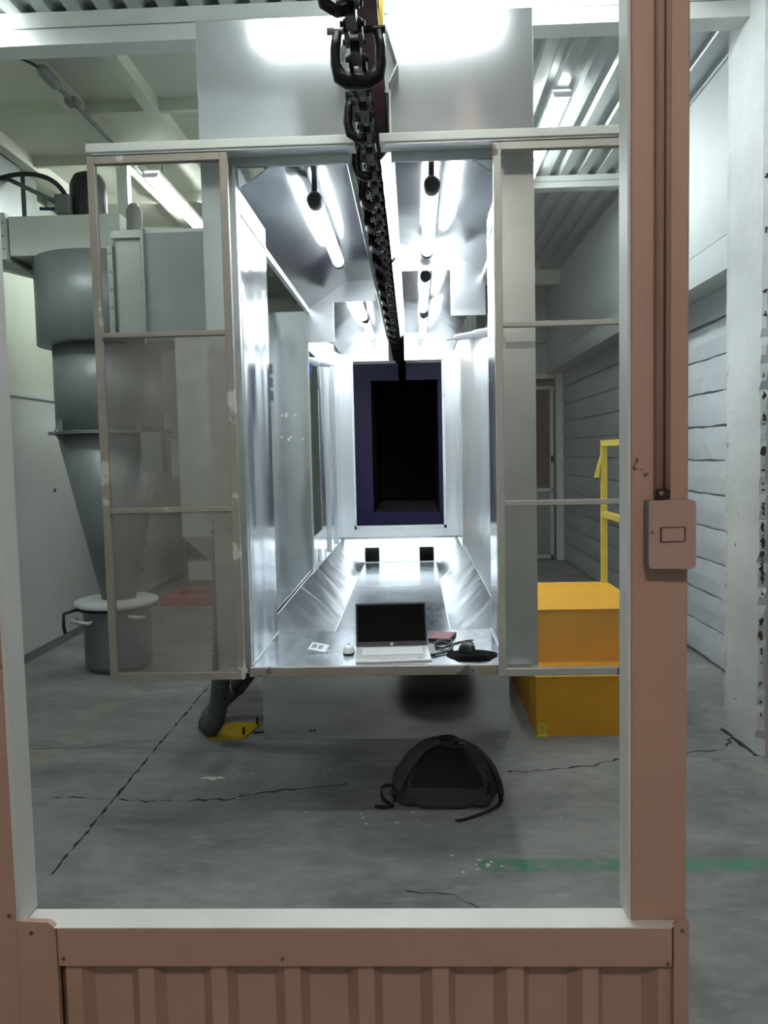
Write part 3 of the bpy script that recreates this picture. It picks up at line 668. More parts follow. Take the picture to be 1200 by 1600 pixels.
# ---------------------------------------------------------------- curing oven beyond the booth
ov = thing('curing_oven', 'dark blue curing oven with tall black doorway behind the booth', 'oven', (-.10, 10.5, 0))
def O(n, a, m='oven_blue'): return MB().box(*a).build(n, m, ov)
O('face_panel', (-1.0, -.525, 10.5, 10.56, 0, 2.745)); O('face_panel', (.34, .85, 10.5, 10.56, 0, 2.745))
O('lower_panel', (-.525, .34, 10.5, 10.56, 0, .842)); O('header_panel', (-.525, -.165, 10.5, 10.56, 2.53, 2.745)); O('header_panel', (-.07, .34, 10.5, 10.56, 2.53, 2.745))
for a in ((-.545, -.52, .83, 2.55), (.333, .352, .83, 2.55)): O('door_edge', (a[0], a[1], 10.485, 10.5, a[2], a[3]))
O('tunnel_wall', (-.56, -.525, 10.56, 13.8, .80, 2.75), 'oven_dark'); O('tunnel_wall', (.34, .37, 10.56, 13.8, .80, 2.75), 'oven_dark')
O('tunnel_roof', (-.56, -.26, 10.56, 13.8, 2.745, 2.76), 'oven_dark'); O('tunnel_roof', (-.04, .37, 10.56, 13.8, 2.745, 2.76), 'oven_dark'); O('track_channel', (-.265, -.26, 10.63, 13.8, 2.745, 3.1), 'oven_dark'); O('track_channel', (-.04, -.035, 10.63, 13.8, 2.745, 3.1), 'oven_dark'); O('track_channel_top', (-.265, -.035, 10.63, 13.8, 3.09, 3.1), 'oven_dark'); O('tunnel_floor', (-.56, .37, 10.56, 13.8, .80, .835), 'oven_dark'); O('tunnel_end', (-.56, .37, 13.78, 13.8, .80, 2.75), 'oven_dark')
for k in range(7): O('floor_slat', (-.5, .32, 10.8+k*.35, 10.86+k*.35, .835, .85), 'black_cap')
for xa, xb in ((-1.0, -.214), (-.045, .85)):
    cor = MB(); prof = []; x = xa
    while x < xb: prof += [(p, q) for p, q in ((x, 0), (x+.05, 0), (x+.06, -.03), (x+.11, -.03)) if p <= xb]; x += .12
    for a, b in zip(prof[:-1], prof[1:]): cor.add([(a[0], 10.60+a[1], 2.745), (b[0], 10.60+b[1], 2.745), (b[0], 10.60+b[1], 3.78), (a[0], 10.60+a[1], 3.78)], [(0, 1, 2, 3)])
    cor.build('corrugated_cladding', 'white_paint', ov)
O('top_trim', (-1.0, -.192, 10.5, 10.55, 2.745, 2.80), 'white_paint'); O('top_trim', (-.067, .85, 10.5, 10.55, 2.745, 2.80), 'white_paint')
O('slot_edge', (-.214, -.192, 10.49, 10.55, 2.745, 3.0), 'white_paint'); O('slot_edge', (-.067, -.045, 10.49, 10.55, 2.745, 3.0), 'white_paint')

# ---------------------------------------------------------------- spray guns
def gun(base, tip, label):
    b, t = Vector(base), Vector(tip); d = (t-b); g = thing('spray_gun', label, 'spray gun', base)
    p = lambda k: b+d*k
    MB().tube([p(-.15), p(0), p(.30), p(.42)], [.024, .030, .033, .028], 12).build('body', 'gun_white', g)
    MB().tube([p(.40), p(.44), p(.80), p(.84)], [.022, .026, .022, .012], 12).build('barrel', 'gun_white', g)
    MB().tube([p(.83), p(1)], .007, 8).build('nozzle', 'gun_white', g)
    MB().tube([p(0)+Vector((0, 0, -.01)), p(-.02)+Vector((0, 0, -.08)), p(-.1)+Vector((0, 0, -.16))], [.022, .02, .018], 10).build('handle', 'gun_blue', g)
    MB().tube([p(-.1)+Vector((0, 0, -.15)), p(-.1)+Vector((0, 0, -.4)), p(-.25)+Vector((0, 0, -.7)), p(-.55)+Vector((0, 0, -1.2))], .008, 8).build('hose', 'white_plastic', g)
    MB().tube([p(-.15), p(-.9), p(-1.2)], .012, 8).build('mounting_rod', 'steel_bolt', g)
gun((-.78, 6.32, 2.325), (-.585, 6.32, 2.285), 'white spray gun with blue handle poking in beside the tall bay panel')
gun((.55, 5.55, 2.40), (.245, 5.62, 2.365), 'white spray gun with blue handle under the plain hanging roof baffle')

# ---------------------------------------------------------------- cyclone, bin and ducts
CX, CY = -2.27, 6.1
cy = thing('cyclone_separator', 'tall grey sheet metal cyclone dust collector with tapering cone', 'cyclone', (CX, CY, .54))
MB().lathe([(.47, 2.435), (.49, 2.44), (.49, 3.05), (.47, 3.055)], (CX, CY, 0), 48).build('upper_drum', 'galvanized', cy)
MB().lathe([(.39, 1.805), (.39, 2.437)], (CX, CY, 0), 48).build('lower_drum', 'galvanized', cy)
MB().lathe([(.445, 1.790), (.445, 1.797)], (CX, CY, 0), 48).build('flange', 'galvanized_light', cy)
MB().lathe([(.445, 1.802), (.445, 1.809)], (CX, CY, 0), 48).build('flange', 'galvanized_light', cy)
MB().lathe([(.125, .545), (.385, 1.790)], (CX, CY, 0), 48).build('cone', 'galvanized', cy)
MB().lathe([(.128, .52), (.128, .60)], (CX, CY, 0), 32).build('cone_collar', 'galvanized', cy)
for a in (-2.25, -.75, .8, 2.3):
    c, s_ = math.cos(a), math.sin(a)
    MB().plate([(CX+.39*c, CY+.39*s_, 1.80), (CX+.46*c, CY+.46*s_, 1.80), (CX+.39*c, CY+.39*s_, 1.90)], .01).build('gusset', 'galvanized_light', cy)
    MB().plate([(CX+.375*c, CY+.375*s_, 1.80), (CX+.46*c, CY+.46*s_, 1.80), (CX+.37*c, CY+.37*s_, 1.70)], .01).build('gusset', 'galvanized_light', cy)
    MB().tube([(CX+.425*c, CY+.425*s_, 1.775), (CX+.425*c, CY+.425*s_, 1.825)], .01, 6).build('bolt', 'steel_bolt', cy)
MB().box(CX+.32, CX+.47, CY-.30, CY-.18, 1.50, 1.79).build('support_bracket', 'galvanized', cy)
inl = thing('inlet_duct', 'large rectangular grey inlet duct joining the cyclone to the booth', 'duct', (-1.7, 5.8, 2.42))
MB().box(-2.02, -1.80, 5.60, 6.0, 2.42, 3.10).build('duct_section', 'galvanized_light', inl, bevel=.03, seg=3)
MB().box(-1.79, -1.06, 5.56, 6.0, 2.40, 3.12).build('duct_section', 'galvanized', inl)
MB().box(-2.05, -2.015, 5.575, 5.72, 2.44, 3.05).build('joint_flange', 'galvanized_light', inl); MB().box(-1.802, -1.785, 5.53, 6.02, 2.38, 3.15).build('joint_flange', 'galvanized_light', inl)
for k in range(5): MB().tube([(-2.033, 5.575, 2.52+k*.12), (-2.033, 5.565, 2.52+k*.12)], .01, 6).build('bolt', 'steel_bolt', inl)
MB().box(-2.02, -1.06, 5.58, 6.0, 3.10, 3.15).build('top_flange', 'white_paint', inl)
fh = thing('filter_housing', 'grey filter housing box with slanted bottom hanging beside the booth', 'housing', (-1.3, 5.6, .9))
MB().box(-1.53, -1.06, 5.3, 6.0, 1.08, 2.40).build('box', 'brushed_steel', fh)
MB().add([(-1.53, 5.3, 1.08), (-1.06, 5.3, 1.08), (-1.06, 6, 1.08), (-1.53, 6, 1.08), (-1.28, 5.45, .8), (-1.06, 5.45, .8), (-1.06, 5.85, .8), (-1.28, 5.85, .8)],
         [(0, 1, 5, 4), (1, 2, 6, 5), (2, 3, 7, 6), (3, 0, 4, 7), (4, 5, 6, 7), (3, 2, 1, 0)]).build('funnel', 'brushed_steel', fh)
MB().box(-1.60, -1.53, 5.35, 5.5, 1.46, 1.72).build('junction_box', 'galvanized_light', fh, bevel=.004)
MB().box(-1.61, -1.525, 5.345, 5.36, 1.72, 1.73).build('box_lid', 'grey_paint', fh)
for y in (5.95,): MB().box(-1.14, -1.10, y, y+.04, 0, .9).build('leg', 'grey_paint', fh)
dw = thing('outlet_duct', 'white rectangular outlet duct lying across the cyclone top', 'duct', (-2.5, 6.1, 3.055))
MB().box(-2.83, -2.03, 5.80, 6.3, 3.055, 3.33).build('duct_section', 'duct_white', dw, bevel=.004)
MB().box(-3.13, -2.86, 5.80, 6.3, 3.06, 3.33).build('duct_section', 'duct_white', dw, bevel=.004)
MB().box(-2.87, -2.84, 5.77, 6.33, 3.03, 3.35).build('joint_flange', 'duct_white', dw)
MB().plate([(-3.13, 5.80, 3.06), (-2.86, 5.80, 3.05), (-2.745, 5.95, 2.96), (-2.765, 6.2, 2.96), (-3.13, 6.2, 3.06)], .01).build('under_scoop', 'galvanized', dw)
MB().box(-3.14, -2.93, 6.31, 6.5, 3.30, 3.80).build('riser', 'galvanized_light', dw)
for k in range(3): MB().tube([(-2.855, 5.77, 3.10+k*.09), (-2.855, 5.76, 3.10+k*.09)], .008, 6).build('bolt', 'steel_bolt', dw)
vd = thing('vertical_duct', 'grey vertical air duct dropping from the mezzanine onto the white duct', 'duct', (-3.02, 5.95, 3.33))
MB().box(-3.13, -2.915, 5.82, 6.2, 3.33, 3.82).build('duct_section', 'galvanized_light', vd); MB().box(-3.14, -2.90, 5.81, 6.21, 3.33, 3.35).build('joint_flange', 'galvanized_light', vd)
bm_ = thing('blower_motor', 'grey electric blower motor with terminal box on the white duct', 'motor', (-2.42, 6.1, 3.33))
MB().lathe([(.12, 0), (.13, .02), (.13, .30), (.10, .36), (.06, .38)], (-2.36, 6.1, 3.33), 24).build('motor_body', 'black_cap', bm_)
for k in range(9):
    a = 2*PI*k/9; MB().box(-2.36+.125*math.cos(a)-.006, -2.36+.125*math.cos(a)+.006, 6.1+.125*math.sin(a)-.006, 6.1+.125*math.sin(a)+.006, 3.36, 3.62).build('cooling_fin', 'black_cap', bm_)
MB().box(-2.55, -2.44, 5.93, 6.05, 3.38, 3.52).build('terminal_box', 'grey_paint', bm_, bevel=.01, seg=2)
MB().tube([(-2.55, 5.99, 3.43), (-2.68, 5.99, 3.435)], .012, 8).build('cable_gland', 'cable_blue', bm_)
bm2 = thing('blower_motor', 'slim grey motor behind the sliding door glass above the cyclone', 'motor', (-1.96, 5.9, 3.15))
MB().lathe([(.05, 0), (.055, .02), (.055, .22), (.03, .26)], (-1.96, 5.9, 3.158), 20).build('motor_body', 'grey_paint', bm2)
MB().box(-2.0, -1.92, 5.85, 5.95, 3.149, 3.16).build('motor_foot', 'grey_paint', bm2)
cb = thing('power_cable', 'thick black cable arching over to the blower motor', 'cable', (-2.9, 6.0, 3.62))
MB().tube(bez((-2.917, 5.9, 3.63), (-2.75, 5.86, 3.66), (-2.50, 5.85, 3.66), (-2.47, 5.96, 3.50), 14), .017, 8).build('cable', 'cable_black', cb)
MB().tube([(-2.917, 6.0, 3.66), (-2.52, 6.0, 3.46)], .016, 8).build('rigid_conduit', 'grey_paint', cb)
pl = thing('support_post', 'white square tube post between mezzanine and duct behind door glass', 'post', (-2.12, 6.2, 3.33))
MB().box(-2.16, -2.08, 6.14, 6.22, 3.33, CZ-.035).build('tube_post', 'duct_white', pl); MB().box(-2.19, -2.05, 6.11, 6.25, 3.33, 3.34).build('foot_plate', 'duct_white', pl)
cn = thing('ceiling_conduit', 'grey conduit with junction fittings clipped under the mezzanine joist', 'conduit', (-2.1, 5.3, 3.75))
MB().tube([(-2.03, 4.72, 3.78), (-2.03, 6.9, 3.78)], .014, 8).build('pipe', 'grey_paint', cn)
MB().tube([(-2.03, 4.62, 3.78), (-2.03, 4.66, 3.78), (-2.03, 4.82, 3.78), (-2.03, 4.86, 3.78)], [.016, .035, .035, .016], 10).build('junction_fitting', 'grey_paint', cn)
MB().box(-2.07, -1.99, 5.02, 5.10, 3.755, 3.80).build('clip', 'grey_paint', cn, bevel=.01)
MB().tube(bez((-2.32, 4.55, 3.80), (-2.2, 4.5, 3.80), (-2.12, 4.5, 3.82), (-2.03, 4.64, 3.78), 10), .008, 8).build('cable', 'cable_black', cn)
# collection bin
bn = thing('collection_bin', 'round grey steel bin with white lid under the cyclone cone', 'bin', (-2.30, 6.13, 0))
MB().lathe([(.235, .02), (.25, .05), (.25, .46), (.265, .50)], (-2.30, 6.13, 0), 40).build('body', 'galvanized', bn)
MB().lathe([(.22, 0), (.22, .025)], (-2.30, 6.13, 0), 32).build('foot_ring', 'galvanized', bn)
MB().lathe([(.30, .49), (.31, .50), (.31, .525), (.29, .535), (.14, .545)], (-2.30, 6.13, 0), 40).build('lid', 'white_paint', bn)
MB().lathe([(.30, .472), (.305, .48), (.305, .49), (.29, .492)], (-2.30, 6.13, 0), 40).build('clamp_ring', 'chain_black', bn)
MB().tube([(-2.52, 5.93, .49), (-2.60, 5.86, .47), (-2.605, 5.86, .38), (-2.60, 5.87, .32)], .013, 8).build('clamp_lever', 'black_cap', bn)
MB().tube([(-2.54, 5.95, .41), (-2.56, 5.90, .405), (-2.40, 5.82, .40), (-2.40, 5.88, .40)], .014, 8).build('handle', 'white_paint', bn)
MB().tube([(-2.12, 5.87, .44), (-2.05, 5.87, .43), (-2.03, 5.94, .42)], .014, 8).build('handle', 'white_paint', bn)
# hose, plates, pallet
hs = thing('ribbed_hose', 'grey ribbed hose hanging to the floor by the yellow plate', 'hose', (-1.2, 4.6, 0))
path = bez((-.855, 4.22, 1.42), (-.98, 4.22, 1.42), (-1.02, 4.24, 1.32), (-1.02, 4.25, 1.15), 8)+bez((-1.02, 4.25, 1.15), (-1.05, 4.3, .55), (-1.06, 4.32, .40), (-1.11, 4.40, .20), 26)[1:]+bez((-1.11, 4.40, .20), (-1.135, 4.44, .10), (-1.19, 4.50, .05), (-1.22, 4.60, .056), 12)[1:]
P2 = []; Rr = []
for a, b in zip(path[:-1], path[1:]):
    for k in range(3): P2.append(a.lerp(b, k/3)); Rr.append(.052 if k == 0 else .041)
MB().tube(P2, Rr, 14).build('hose_body', 'hose_grey', hs)
MB().tube(bez((-1.22, 4.58, .056), (-1.26, 4.72, .056), (-1.22, 4.86, .10), (-1.10, 4.85, .20), 12), .052, 14).build('hose_bend', 'hose_grey', hs)
MB().tube(bez((-1.10, 4.85, .19), (-1.0, 4.75, .32), (-.9, 4.7, .45), (-.80, 4.55, .60), 12), .05, 14).build('outlet_pipe', 'black_cap', hs)
yp = thing('floor_plate', 'yellow steel floor plate with bolts beside the hose end', 'plate', (-1.08, 4.6, 0))
MB().prism([(-1.20, 4.49), (-.985, 4.49), (-.935, 4.745), (-1.14, 4.745)], 'z', 0, .012).build('plate', 'yellow_plate', yp)
for x, y in ((-1.0, 4.53), (-.955, 4.70)): MB().tube([(x, y, .01), (x+.004, y, .055)], .007, 8).build('bolt', 'chain_black', yp)
MB().tube([(-.95, 4.56, .012), (-.87, 4.55, .02)], .006, 6).build('lead', 'chain_black', yp)
pj = thing('pallet_base', 'low orange red steel base frame on the floor behind the bin', 'frame', (-2.4, 8.8, 0))
for a in ((-2.76, -1.9, 8.62, 8.74, 0, .11), (-2.76, -2.62, 8.74, 9.16, .02, .11), (-2.76, -1.9, 9.12, 9.25, 0, .11), (-2.12, -1.9, 8.74, 9.12, .0, .15)): MB().box(*a).build('beam', 'red_steel', pj, bevel=.006)
MB().box(-2.62, -2.12, 8.74, 9.12, .0, .04).build('tray', 'rust_dark', pj)
MB().tube([(-2.15, 8.85, .12), (-2.2, 8.9, .45), (-2.14, 9.0, .75)], .010, 8).build('cable', 'cable_black', pj)
MB().tube(bez((-2.1, 8.9, .16), (-2.4, 9.1, .16), (-2.3, 9.2, .42), (-2.2, 9.1, .45), 10), .008, 8).build('cable', 'cable_black', pj)
cbx = thing('control_cabinet', 'grey cabinet with white notice at the far left corner', 'cabinet', (-2.6, 10.1, 0))
MB().box(-2.86, -2.1, 9.9, 10.4, 0, 1.9).build('body', 'grey_paint', cbx); MB().box(-2.80, -2.40, 9.892, 9.9, .09, .33).build('notice', 'paper', cbx); MB().box(-2.82, -2.62, 9.892, 9.9, .37, .55).build('label_plate', 'chipped', cbx)
rc = thing('guessed_cabinet', 'guessed reddish steel cabinet outside the booth side slot', 'cabinet', (-1.6, 7.2, 0))  # guessed cabinet, stands in for the reddish strip in the side slot
MB().box(-1.75, -1.15, 6.9, 8.1, 0, 2.0).build('body', 'red_cabinet', rc, bevel=.01); MB().box(-1.145, -1.135, 6.95, 8.05, .1, 1.9).build('door_leaf', 'red_cabinet', rc); MB().box(-1.15, -1.12, 7.45, 7.48, .9, 1.1).build('handle', 'steel_bolt', rc)

# ---------------------------------------------------------------- yellow steps and rail
st = thing('access_steps', 'yellow steel box steps with handrail beside the booth', 'steps', (1.0, 4.5, 0))
MB().box(.663, 1.36, 4.495, 4.82, 0, .332).build('lower_riser', 'yellow_paint', st); MB().box(.660, 1.363, 4.492, 4.82, .332, .34).build('lower_tread', 'yellow_paint', st)
MB().box(.663, 1.36, 4.80, 5.80, 0, .650).build('upper_riser', 'yellow_paint', st); MB().box(.660, 1.363, 4.797, 5.80, .650, .658).build('upper_tread', 'yellow_paint', st)
MB().prism([(4.47, 0), (4.497, 0), (4.497, .075), (4.490, .075), (4.488, .012), (4.47, .010)], 'x', .667, .722).build('floor_bracket', 'yellow_rail', st)
for z in (.05,): MB().tube([(.695, 4.49, z), (.695, 4.484, z)], .007, 8).build('bracket_bolt', 'yellow_plate', st)
for y in (5.76, 4.62): MB().box(1.315, 1.355, y-.02, y+.02, .34 if y < 5 else .655, 1.63).build('rail_post', 'yellow_rail', st)
MB().box(1.315, 1.355, 4.60, 5.78, 1.62, 1.66).build('handrail', 'yellow_rail', st); MB().box(1.317, 1.353, 4.62, 5.74, 1.125, 1.165).build('middle_rail', 'yellow_rail', st)
MB().prism([(1.27, 1.40), (1.30, 1.40), (1.318, 1.54), (1.318, 1.56)], 'y', 5.75, 5.79).build('end_tab', 'yellow_rail', st)

# ---------------------------------------------------------------- ceiling lamps
def strip_lamp(p, q, label, m='room_tube', r=.016, off=''):
    p, q = Vector(p), Vector(q); t = thing('ceiling_lamp'+off, label, 'lamp', p.lerp(q, .5)+Vector((0, 0, .05)), group='tube lamps under the hall roof')
    d = (q-p).normalized(); s_ = Vector((-d.y, d.x, 0))
    for k in (-1, 1): MB().tube([p+s_*.035*k, q+s_*.035*k], r, 10).build('tube'+off, m, t)
    for e, f in ((p-d*.03, p), (q, q+d*.03)):
        MB().plate([e+s_*.06+Vector((0, 0, .02)), e-s_*.06+Vector((0, 0, .02)), e-s_*.055-Vector((0, 0, .012)), e+s_*.055-Vector((0, 0, .012))], .012).build('end_cap', 'white_plastic', t)
    c = [p+s_*.06, q+s_*.06, q-s_*.06, p-s_*.06]; MB().plate([v+Vector((0, 0, .035)) for v in c], .03).build('housing', 'white_plastic', t)
    up_ = CZ+.02-p.z
    for k in (.2, .8): v = p.lerp(q, k); MB().tube([v+Vector((0, 0, .04)), v+Vector((0, 0, up_))], .006, 6).build('hanger', 'steel_bolt', t)
strip_lamp((-.75, 2.42, 3.82), (.45, 2.42, 3.82), 'tube lamp under the roof sheet reflected in the booth top panel', off='_offscreen')
strip_lamp((.10, 3.98, 3.86), (1.20, 3.98, 3.86), 'tube lamp beside the white pillar in front of the roof beam', off='_offscreen')
strip_lamp((-3.05, 4.18, 3.86), (-2.08, 4.18, 3.86), 'tube lamp against the white beam above the cyclone side')
strip_lamp((-1.93, 6.25, 3.72), (-1.93, 7.6, 3.72), 'tube lamp under the mezzanine shining through the sliding door glass')
strip_lamp((1.0, 5.45, 3.86), (1.0, 6.98, 3.86), 'tube lamp above the yellow steps under ribbed roof')
strip_lamp((-.4, -1.6, 3.7), (.8, -1.6, 3.7), 'tube lamp of the near room in front of the pink wall', 'near_tube', off='_offscreen')

# ================================================================= THINGS ON THE DECK
ZD = .71
lt = thing('laptop', 'open silver laptop with black screen on the booth deck', 'laptop', (-.098, 3.42, ZD), math.radians(3.5))
W_, D_l = .324, .225
MB().prism([(0, .002), (.004, 0), (D_l, 0), (D_l, .018), (0, .010)], 'x', -W_/2, W_/2).build('base', 'silver', lt, local=True, bevel=.0015)
kz = lambda y: .010+.008*y/D_l
MB().add([(-.137, .078, kz(.078)+.0004), (.137, .078, kz(.078)+.0004), (.137, .195, kz(.195)+.0004), (-.137, .195, kz(.195)+.0004)], [(0, 1, 2, 3)]).build('keyboard_well', 'silver', lt, local=True)
kb = MB()
for r_ in range(6):
    for c_ in range(14):
        if r_ == 0 and 4 <= c_ <= 8:
            if c_ != 4: continue
            x0, x1 = -.134+c_*.0192, -.134+9*.0192-.0022
        else: x0 = -.134+c_*.0192; x1 = x0+.0168
        y0 = .081+r_*.0190; y1 = y0+.0162; kb.box(x0, x1, y0, y1, kz(y0)-.001, kz(y1)+.0022)
kb.build('keys', 'key_white', lt, local=True)
MB().box(-.055, .05, .012, .070, .008, .0128).build('touchpad', 'silver', lt, local=True)
MB().box(.105, .120, .020, .024, .009, .0118).build('badge', 'bezel_dark', lt, local=True)
th = math.radians(26); sl = .205
def SP(u, v, d=0): return (u, D_l-.004+v*math.sin(th)+d*math.cos(th)*-1, .016+v*math.cos(th)+d*math.sin(th))
def slab(u0, u1, v0, v1, d0, d1):
    vs = [SP(u, v, d) for d in (d0, d1) for v in (v0, v1) for u in (u0, u1)]
    return MB().add(vs, [(0, 2, 3, 1), (4, 5, 7, 6), (0, 1, 5, 4), (2, 6, 7, 3), (0, 4, 6, 2), (1, 3, 7, 5)])
lid = slab(-W_/2, W_/2, 0, sl, -.006, 0).build('lid', 'bezel_dark', lt, local=True, bevel=.001)
slab(-W_/2+.007, W_/2-.007, .024, sl-.009, 0, .0006).build('screen', 'screen_black', lid, local=True)
slab(-.012, .012, sl-.006, sl-.003, 0, .0006).build('webcam', 'black_plastic', lid, local=True)
slab(-.12, .12, -.006, .006, -.006, .002).build('hinge', 'bezel_dark', lid, local=True)
dsc = MB(); n = 20; dsc.add([SP(.007*math.cos(2*PI*i/n), .0125+.007*math.sin(2*PI*i/n), .001) for i in range(n)], [tuple(range(n))]); dsc.build('logo_disc', 'key_white', lid, local=True)
# slanted letters "hp" built from bars
lg = MB()
def bar(a, b, wd=.0010):
    a, b = Vector(a), Vector(b); d = (b-a).normalized(); nn = Vector((-d.y, d.x))*wd/2
    lg.add([SP(p.x, .0125+p.y, .0014) for p in (a-nn, b-nn, b+nn, a+nn)], [(0, 1, 2, 3)])
for a, b in (((-.0042, -.0036), (-.0018, .0064)), ((-.0026, .0026), (-.0004, .0026)), ((-.0006, .0026), (-.0020, -.0036)), ((.0006, -.0064), (.0028, .0030)), ((.0026, .0026), (.0046, .0026)), ((.0044, .0026), (.0030, -.0034)), ((.0014, -.0034), (.0032, -.0034))): bar(a, b)
lg.build('logo_letters', 'bezel_dark', lid, local=True)

mpd = thing('mouse_pad', 'black mouse pad with wrist rest at the deck edge', 'mouse pad', (.242, 3.53, ZD))
pts = []
for i in range(40):
    a = 2*PI*i/40; x, y = .112*math.cos(a), .085*math.sin(a)
    if math.sin(a) < 0: y *= 1.25; x *= 1-.12*abs(math.sin(a))
    pts.append((x, y))
MB().prism(pts, 'z', 0, .004).build('pad', 'pad_black', mpd, local=True)
wr_ = MB(); vs = []; fs = []
for j in range(7):
    for i in range(21): 
        u, v = i/20*2-1, j/6*2-1; h = .018*max(0, 1-u**4)*max(0, 1-v*v)**.5
        vs.append((u*.082*(1-.15*max(0, -v)), -.068+v*.034, .003+h))
for j in range(6):
    for i in range(20): fs.append((j*21+i, j*21+i+1, (j+1)*21+i+1, (j+1)*21+i))
wr_.add(vs, fs, True).build('wrist_rest', 'pad_black', mpd, local=True)
def mouse(name, label, loc, rz, mt, mb_, s=1.0):
    t = thing(name, label, 'mouse', loc, rz); m = MB(); vs = []; fs = []; nu, nv = 14, 14
    for j in range(nv+1):
        for i in range(nu+1):
            u, v = i/nu*2-1, j/nv*2-1; r_ = max(abs(u), abs(v)); q = math.hypot(u, v) or 1; k = r_/q
            x, y = u*k, v*k; h = .036*max(0, 1-(x*x+y*y))**.42*(1-.22*v)
            vs.append((x*.031*s, y*.055*s, .006+h*s))
    for j in range(nv):
        for i in range(nu): fs.append((j*(nu+1)+i, j*(nu+1)+i+1, (j+1)*(nu+1)+i+1, (j+1)*(nu+1)+i))
    m.add(vs, fs, True).build('shell', mt, t, local=True)
    MB().lathe([(.030, 0), (.031, .010)], (0, 0, 0), 20).build('skirt', mb_, t, local=True).scale = (s, 1.74*s, s)
    MB().tube([(-.004, .03*s, .034*s), (.004, .03*s, .034*s)], .008, 12).build('scroll_wheel', 'grey_paint', t, local=True)
    return t
mm = mouse('computer_mouse', 'black wired computer mouse on the mouse pad', (.225, 3.575, ZD+.004), .5, 'black_plastic', 'black_cap')
mouse('computer_mouse', 'white computer mouse half hidden beside the laptop', (-.305, 3.60, ZD), 0, 'white_plastic', 'black_plastic', .85)
# drive
hd = thing('hard_drive', 'red external hard drive on the deck behind the cables', 'hard drive', (.125, 3.86, ZD), -.25)
MB().box(-.054, .054, -.078, .078, .0, .016).build('case', 'black_plastic', hd, local=True, bevel=.004, seg=2)
MB().box(-.049, .049, -.072, .072, .0155, .0175).build('red_cover', 'drive_red', hd, local=True, bevel=.001)
cbl = thing('usb_cable', 'tangled black cable between laptop and hard drive', 'cable', (.12, 3.7, ZD))
cp = [(.068, 3.52, .008), (.10, 3.54, .007), (.15, 3.58, .007), (.165, 3.66, .012), (.13, 3.70, .02), (.09, 3.69, .014), (.085, 3.74, .008), (.13, 3.77, .014), (.165, 3.73, .02), (.155, 3.66, .016), (.12, 3.63, .008), (.09, 3.66, .007), (.10, 3.76, .012), (.12, 3.78, .010)]
MB().tube([(x, y, ZD+z) for x, y, z in cp], .005, 8).build('cord', 'cable_black', cbl)
MB().box(.052, .085, 3.512, 3.528, ZD+.002, ZD+.012).build('plug', 'cable_black', cbl, bevel=.002)
mc = thing('mouse_cable', 'thin black mouse cord looping behind the mouse', 'cable', (.2, 3.7, ZD))
MB().tube(bez((.205, 3.625, ZD+.02), (.26, 3.76, ZD+.02), (.29, 3.80, ZD+.004), (.24, 3.79, ZD+.004), 10)+bez((.24, 3.79, ZD+.004), (.19, 3.77, ZD+.004), (.17, 3.72, ZD+.004), (.145, 3.71, ZD+.004), 8)[1:], .0035, 8).build('cord', 'cable_black', mc)
cs = thing('plastic_case', 'small clear plastic case propped open on the deck', 'case', (-.445, 3.635, ZD), -.25)
MB().box(-.042, .042, -.028, .028, 0, .004).build('tray', 'clear_white', cs, local=True, bevel=.001)
ld = MB().box(-.042, .042, -.03, .03, 0, .005).build('lid', 'clear_white', cs, local=True, bevel=.001); ld.location = (0, 0, .016); ld.rotation_euler = (.35, .12, 0)
for a in ((-.03, -.008), (.0, .02)): 
    o = MB().box(a[0], a[1], -.012, .016, .005, .0062).build('printed_mark', 'galvanized', ld, local=True)
MB().box(-.030, -.012, -.012, .012, .003, .016).build('insert', 'bezel_dark', cs, local=True)

# ---------------------------------------------------------------- backpack on the floor
bp = thing('backpack', 'dark grey backpack with black back panel lying on the floor', 'backpack', (.115, 3.70, 0), math.radians(-3)); bp.scale = (1.05, 1, .94)
def bag_pt(u, v):   # u around (0..1), v 0 bottom..1 top
    a = 2*PI*u; c, s_ = math.cos(a), math.sin(a)
    e = .62; cx_ = math.copysign(abs(c)**e, c); sy = math.copysign(abs(s_)**e, s_)
    prof = [(0, .84), (.06, .98), (.2, 1.03), (.4, .99), (.6, .88), (.78, .70), (.9, .47), (.97, .23), (1, .02)]
    for (v0, r0), (v1, r1) in zip(prof[:-1], prof[1:]):
        if v0 <= v <= v1: k = r0+(r1-r0)*(v-v0)/(v1-v0); break
    nzv = .010*math.sin(7*a+9*v)+.007*math.sin(13*a-5*v)
    x = (.225+nzv)*k*cx_+.02*v; y = (.155+nzv)*k*sy+.055*v; z = .265*v*(1-.10*max(0, cx_)*(v))-.006*math.sin(3*a)*v
    return (x, y, max(z, 0))
NU, NV = 48, 22; vs = [bag_pt(i/NU, j/NV) for j in range(NV+1) for i in range(NU)]
fs = [(j*NU+i, j*NU+(i+1) % NU, (j+1)*NU+(i+1) % NU, (j+1)*NU+i) for j in range(NV) for i in range(NU)]+[tuple(range(NU-1, -1, -1))]
MB().add(vs, fs, True).build('body', 'bag_fabric', bp, local=True)
def on_bag(px, pz_, off=.006):  # point on the camera-facing (−y) slope: find surface for x, height fraction
    best = None
    for i in range(NU):
        if i/NU < .5: continue
        p = bag_pt(i/NU, pz_); d = abs(p[0]-px)
        if best is None or d < best[0]: best = (d, i)
    i = best[1]; lo, hi = max(NU//2, i-1), min(NU, i+1); b2 = None
    for k in range(21):
        u = (lo+(hi-lo)*k/20)/NU; p = bag_pt(u, pz_); d = abs(p[0]-px)
        if b2 is None or d < b2[0]: b2 = (d, p)
    p = Vector(b2[1]); n_ = Vector((p.x*.6, p.y-.07, .10+.35*pz_)).normalized(); return p+n_*off
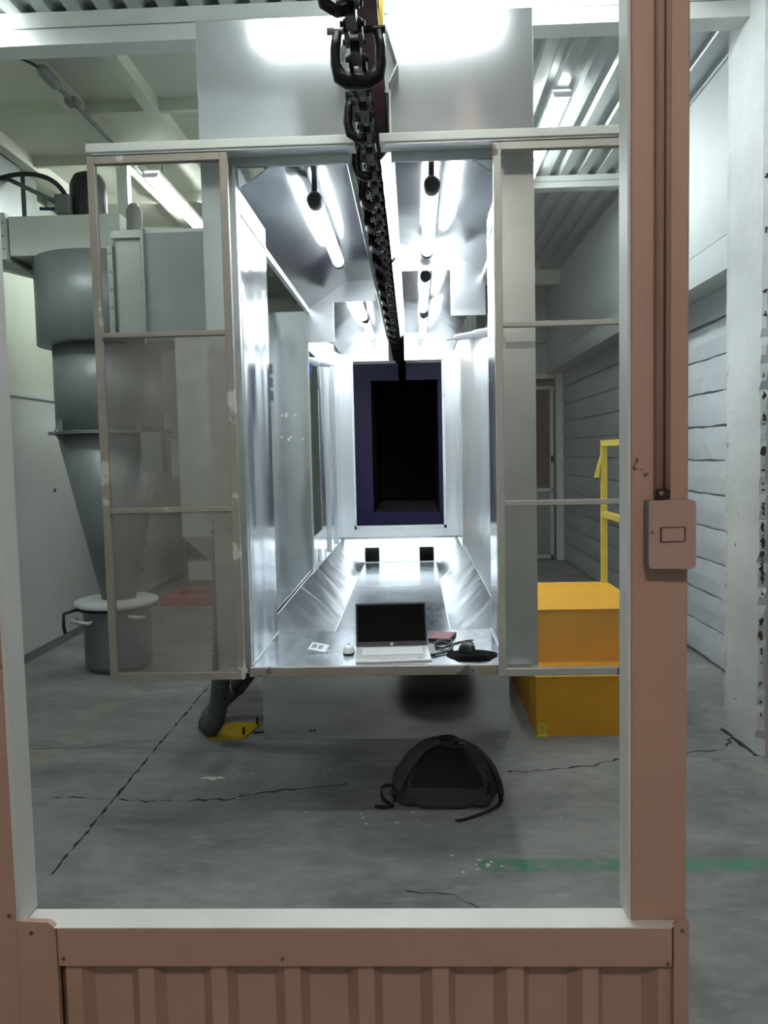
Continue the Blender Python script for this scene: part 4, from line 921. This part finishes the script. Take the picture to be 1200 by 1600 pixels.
# black padded back panel on the facing slope
rows_ = []; 
for j in range(9):
    v = .42+.52*j/8; half = .155*(1-.55*(j/8)**1.4)
    rows_.append([on_bag(half*(2*i/10-1)+.015, v, .010) for i in range(11)])
MB().add([p for r in rows_ for p in r], [(j*11+i, j*11+i+1, (j+1)*11+i+1, (j+1)*11+i) for j in range(8) for i in range(10)], True).build('back_panel', 'bag_mesh', bp, local=True)
# shoulder straps
def strap(pts, w, m='bag_fabric', t=.014, side=(1, 0, 0), name='shoulder_strap'): return MB().ribbon(pts, w, t, side).build(name, m, bp, local=True)
def smooth(pts, n=6):
    P = [Vector(p) for p in pts]; out = []
    for i in range(len(P)-1):
        p0, p1, p2, p3 = P[max(i-1, 0)], P[i], P[i+1], P[min(i+2, len(P)-1)]
        for k in range(n):
            t = k/n; out.append(.5*((2*p1)+(-p0+p2)*t+(2*p0-5*p1+4*p2-p3)*t*t+(-p0+3*p1-3*p2+p3)*t**3))
    out.append(P[-1]); return out
strap(smooth([(-.02, .02, .278), (-.09, -.035, .262), (-.145, -.085, .205), (-.185, -.115, .14), (-.205, -.125, .09)]), .06, side=(.6, -.7, -.2))
strap(smooth([(.05, .03, .282), (.13, -.005, .262), (.20, -.05, .20), (.235, -.075, .12), (.245, -.07, .05)]), .05, side=(.3, -.9, .2))
strap(smooth([(-.205, -.125, .10), (-.245, -.12, .105), (-.268, -.12, .085), (-.262, -.125, .045), (-.235, -.13, .02), (-.215, -.135, .006)]), .022, 'bag_strap', .004, (0, 1, .3), 'webbing_loop')
strap(smooth([(-.205, -.14, .075), (-.215, -.145, .03), (-.25, -.14, .006), (-.295, -.135, .010)]), .026, 'bag_strap', .004, (.3, 1, 0), 'webbing_tail')
strap(smooth([(.245, -.075, .05), (.24, -.10, .012), (.18, -.165, .006), (.10, -.235, .006), (.055, -.265, .010)]), .026, 'bag_strap', .004, (.6, -.6, .3), 'webbing_tail')
strap(smooth([(.225, -.10, .16), (.25, -.09, .08), (.245, -.085, .03)]), .02, 'bag_strap', .005, (.2, -1, 0), 'webbing_loop')
MB().tube(smooth([(-.03, .03, .262), (-.02, .025, .285), (.02, .025, .293), (.05, .03, .285), (.06, .035, .262)]), .012, 8).build('grab_handle', 'bag_strap', bp, local=True)
MB().tube([on_bag(.185, v, .006) for v in (.25, .35, .45, .55, .62)], .004, 6).build('zipper', 'black_plastic', bp, local=True)
MB().tube([on_bag(.19, .40, .012), on_bag(.19, .25, .014)], .006, 6).build('zip_pull', 'black_plastic', bp, local=True)
MB().tube([on_bag(x, .40, .004) for x in [-.17+.034*i for i in range(11)]], .0035, 6).build('seam_piping', 'bag_strap', bp, local=True)
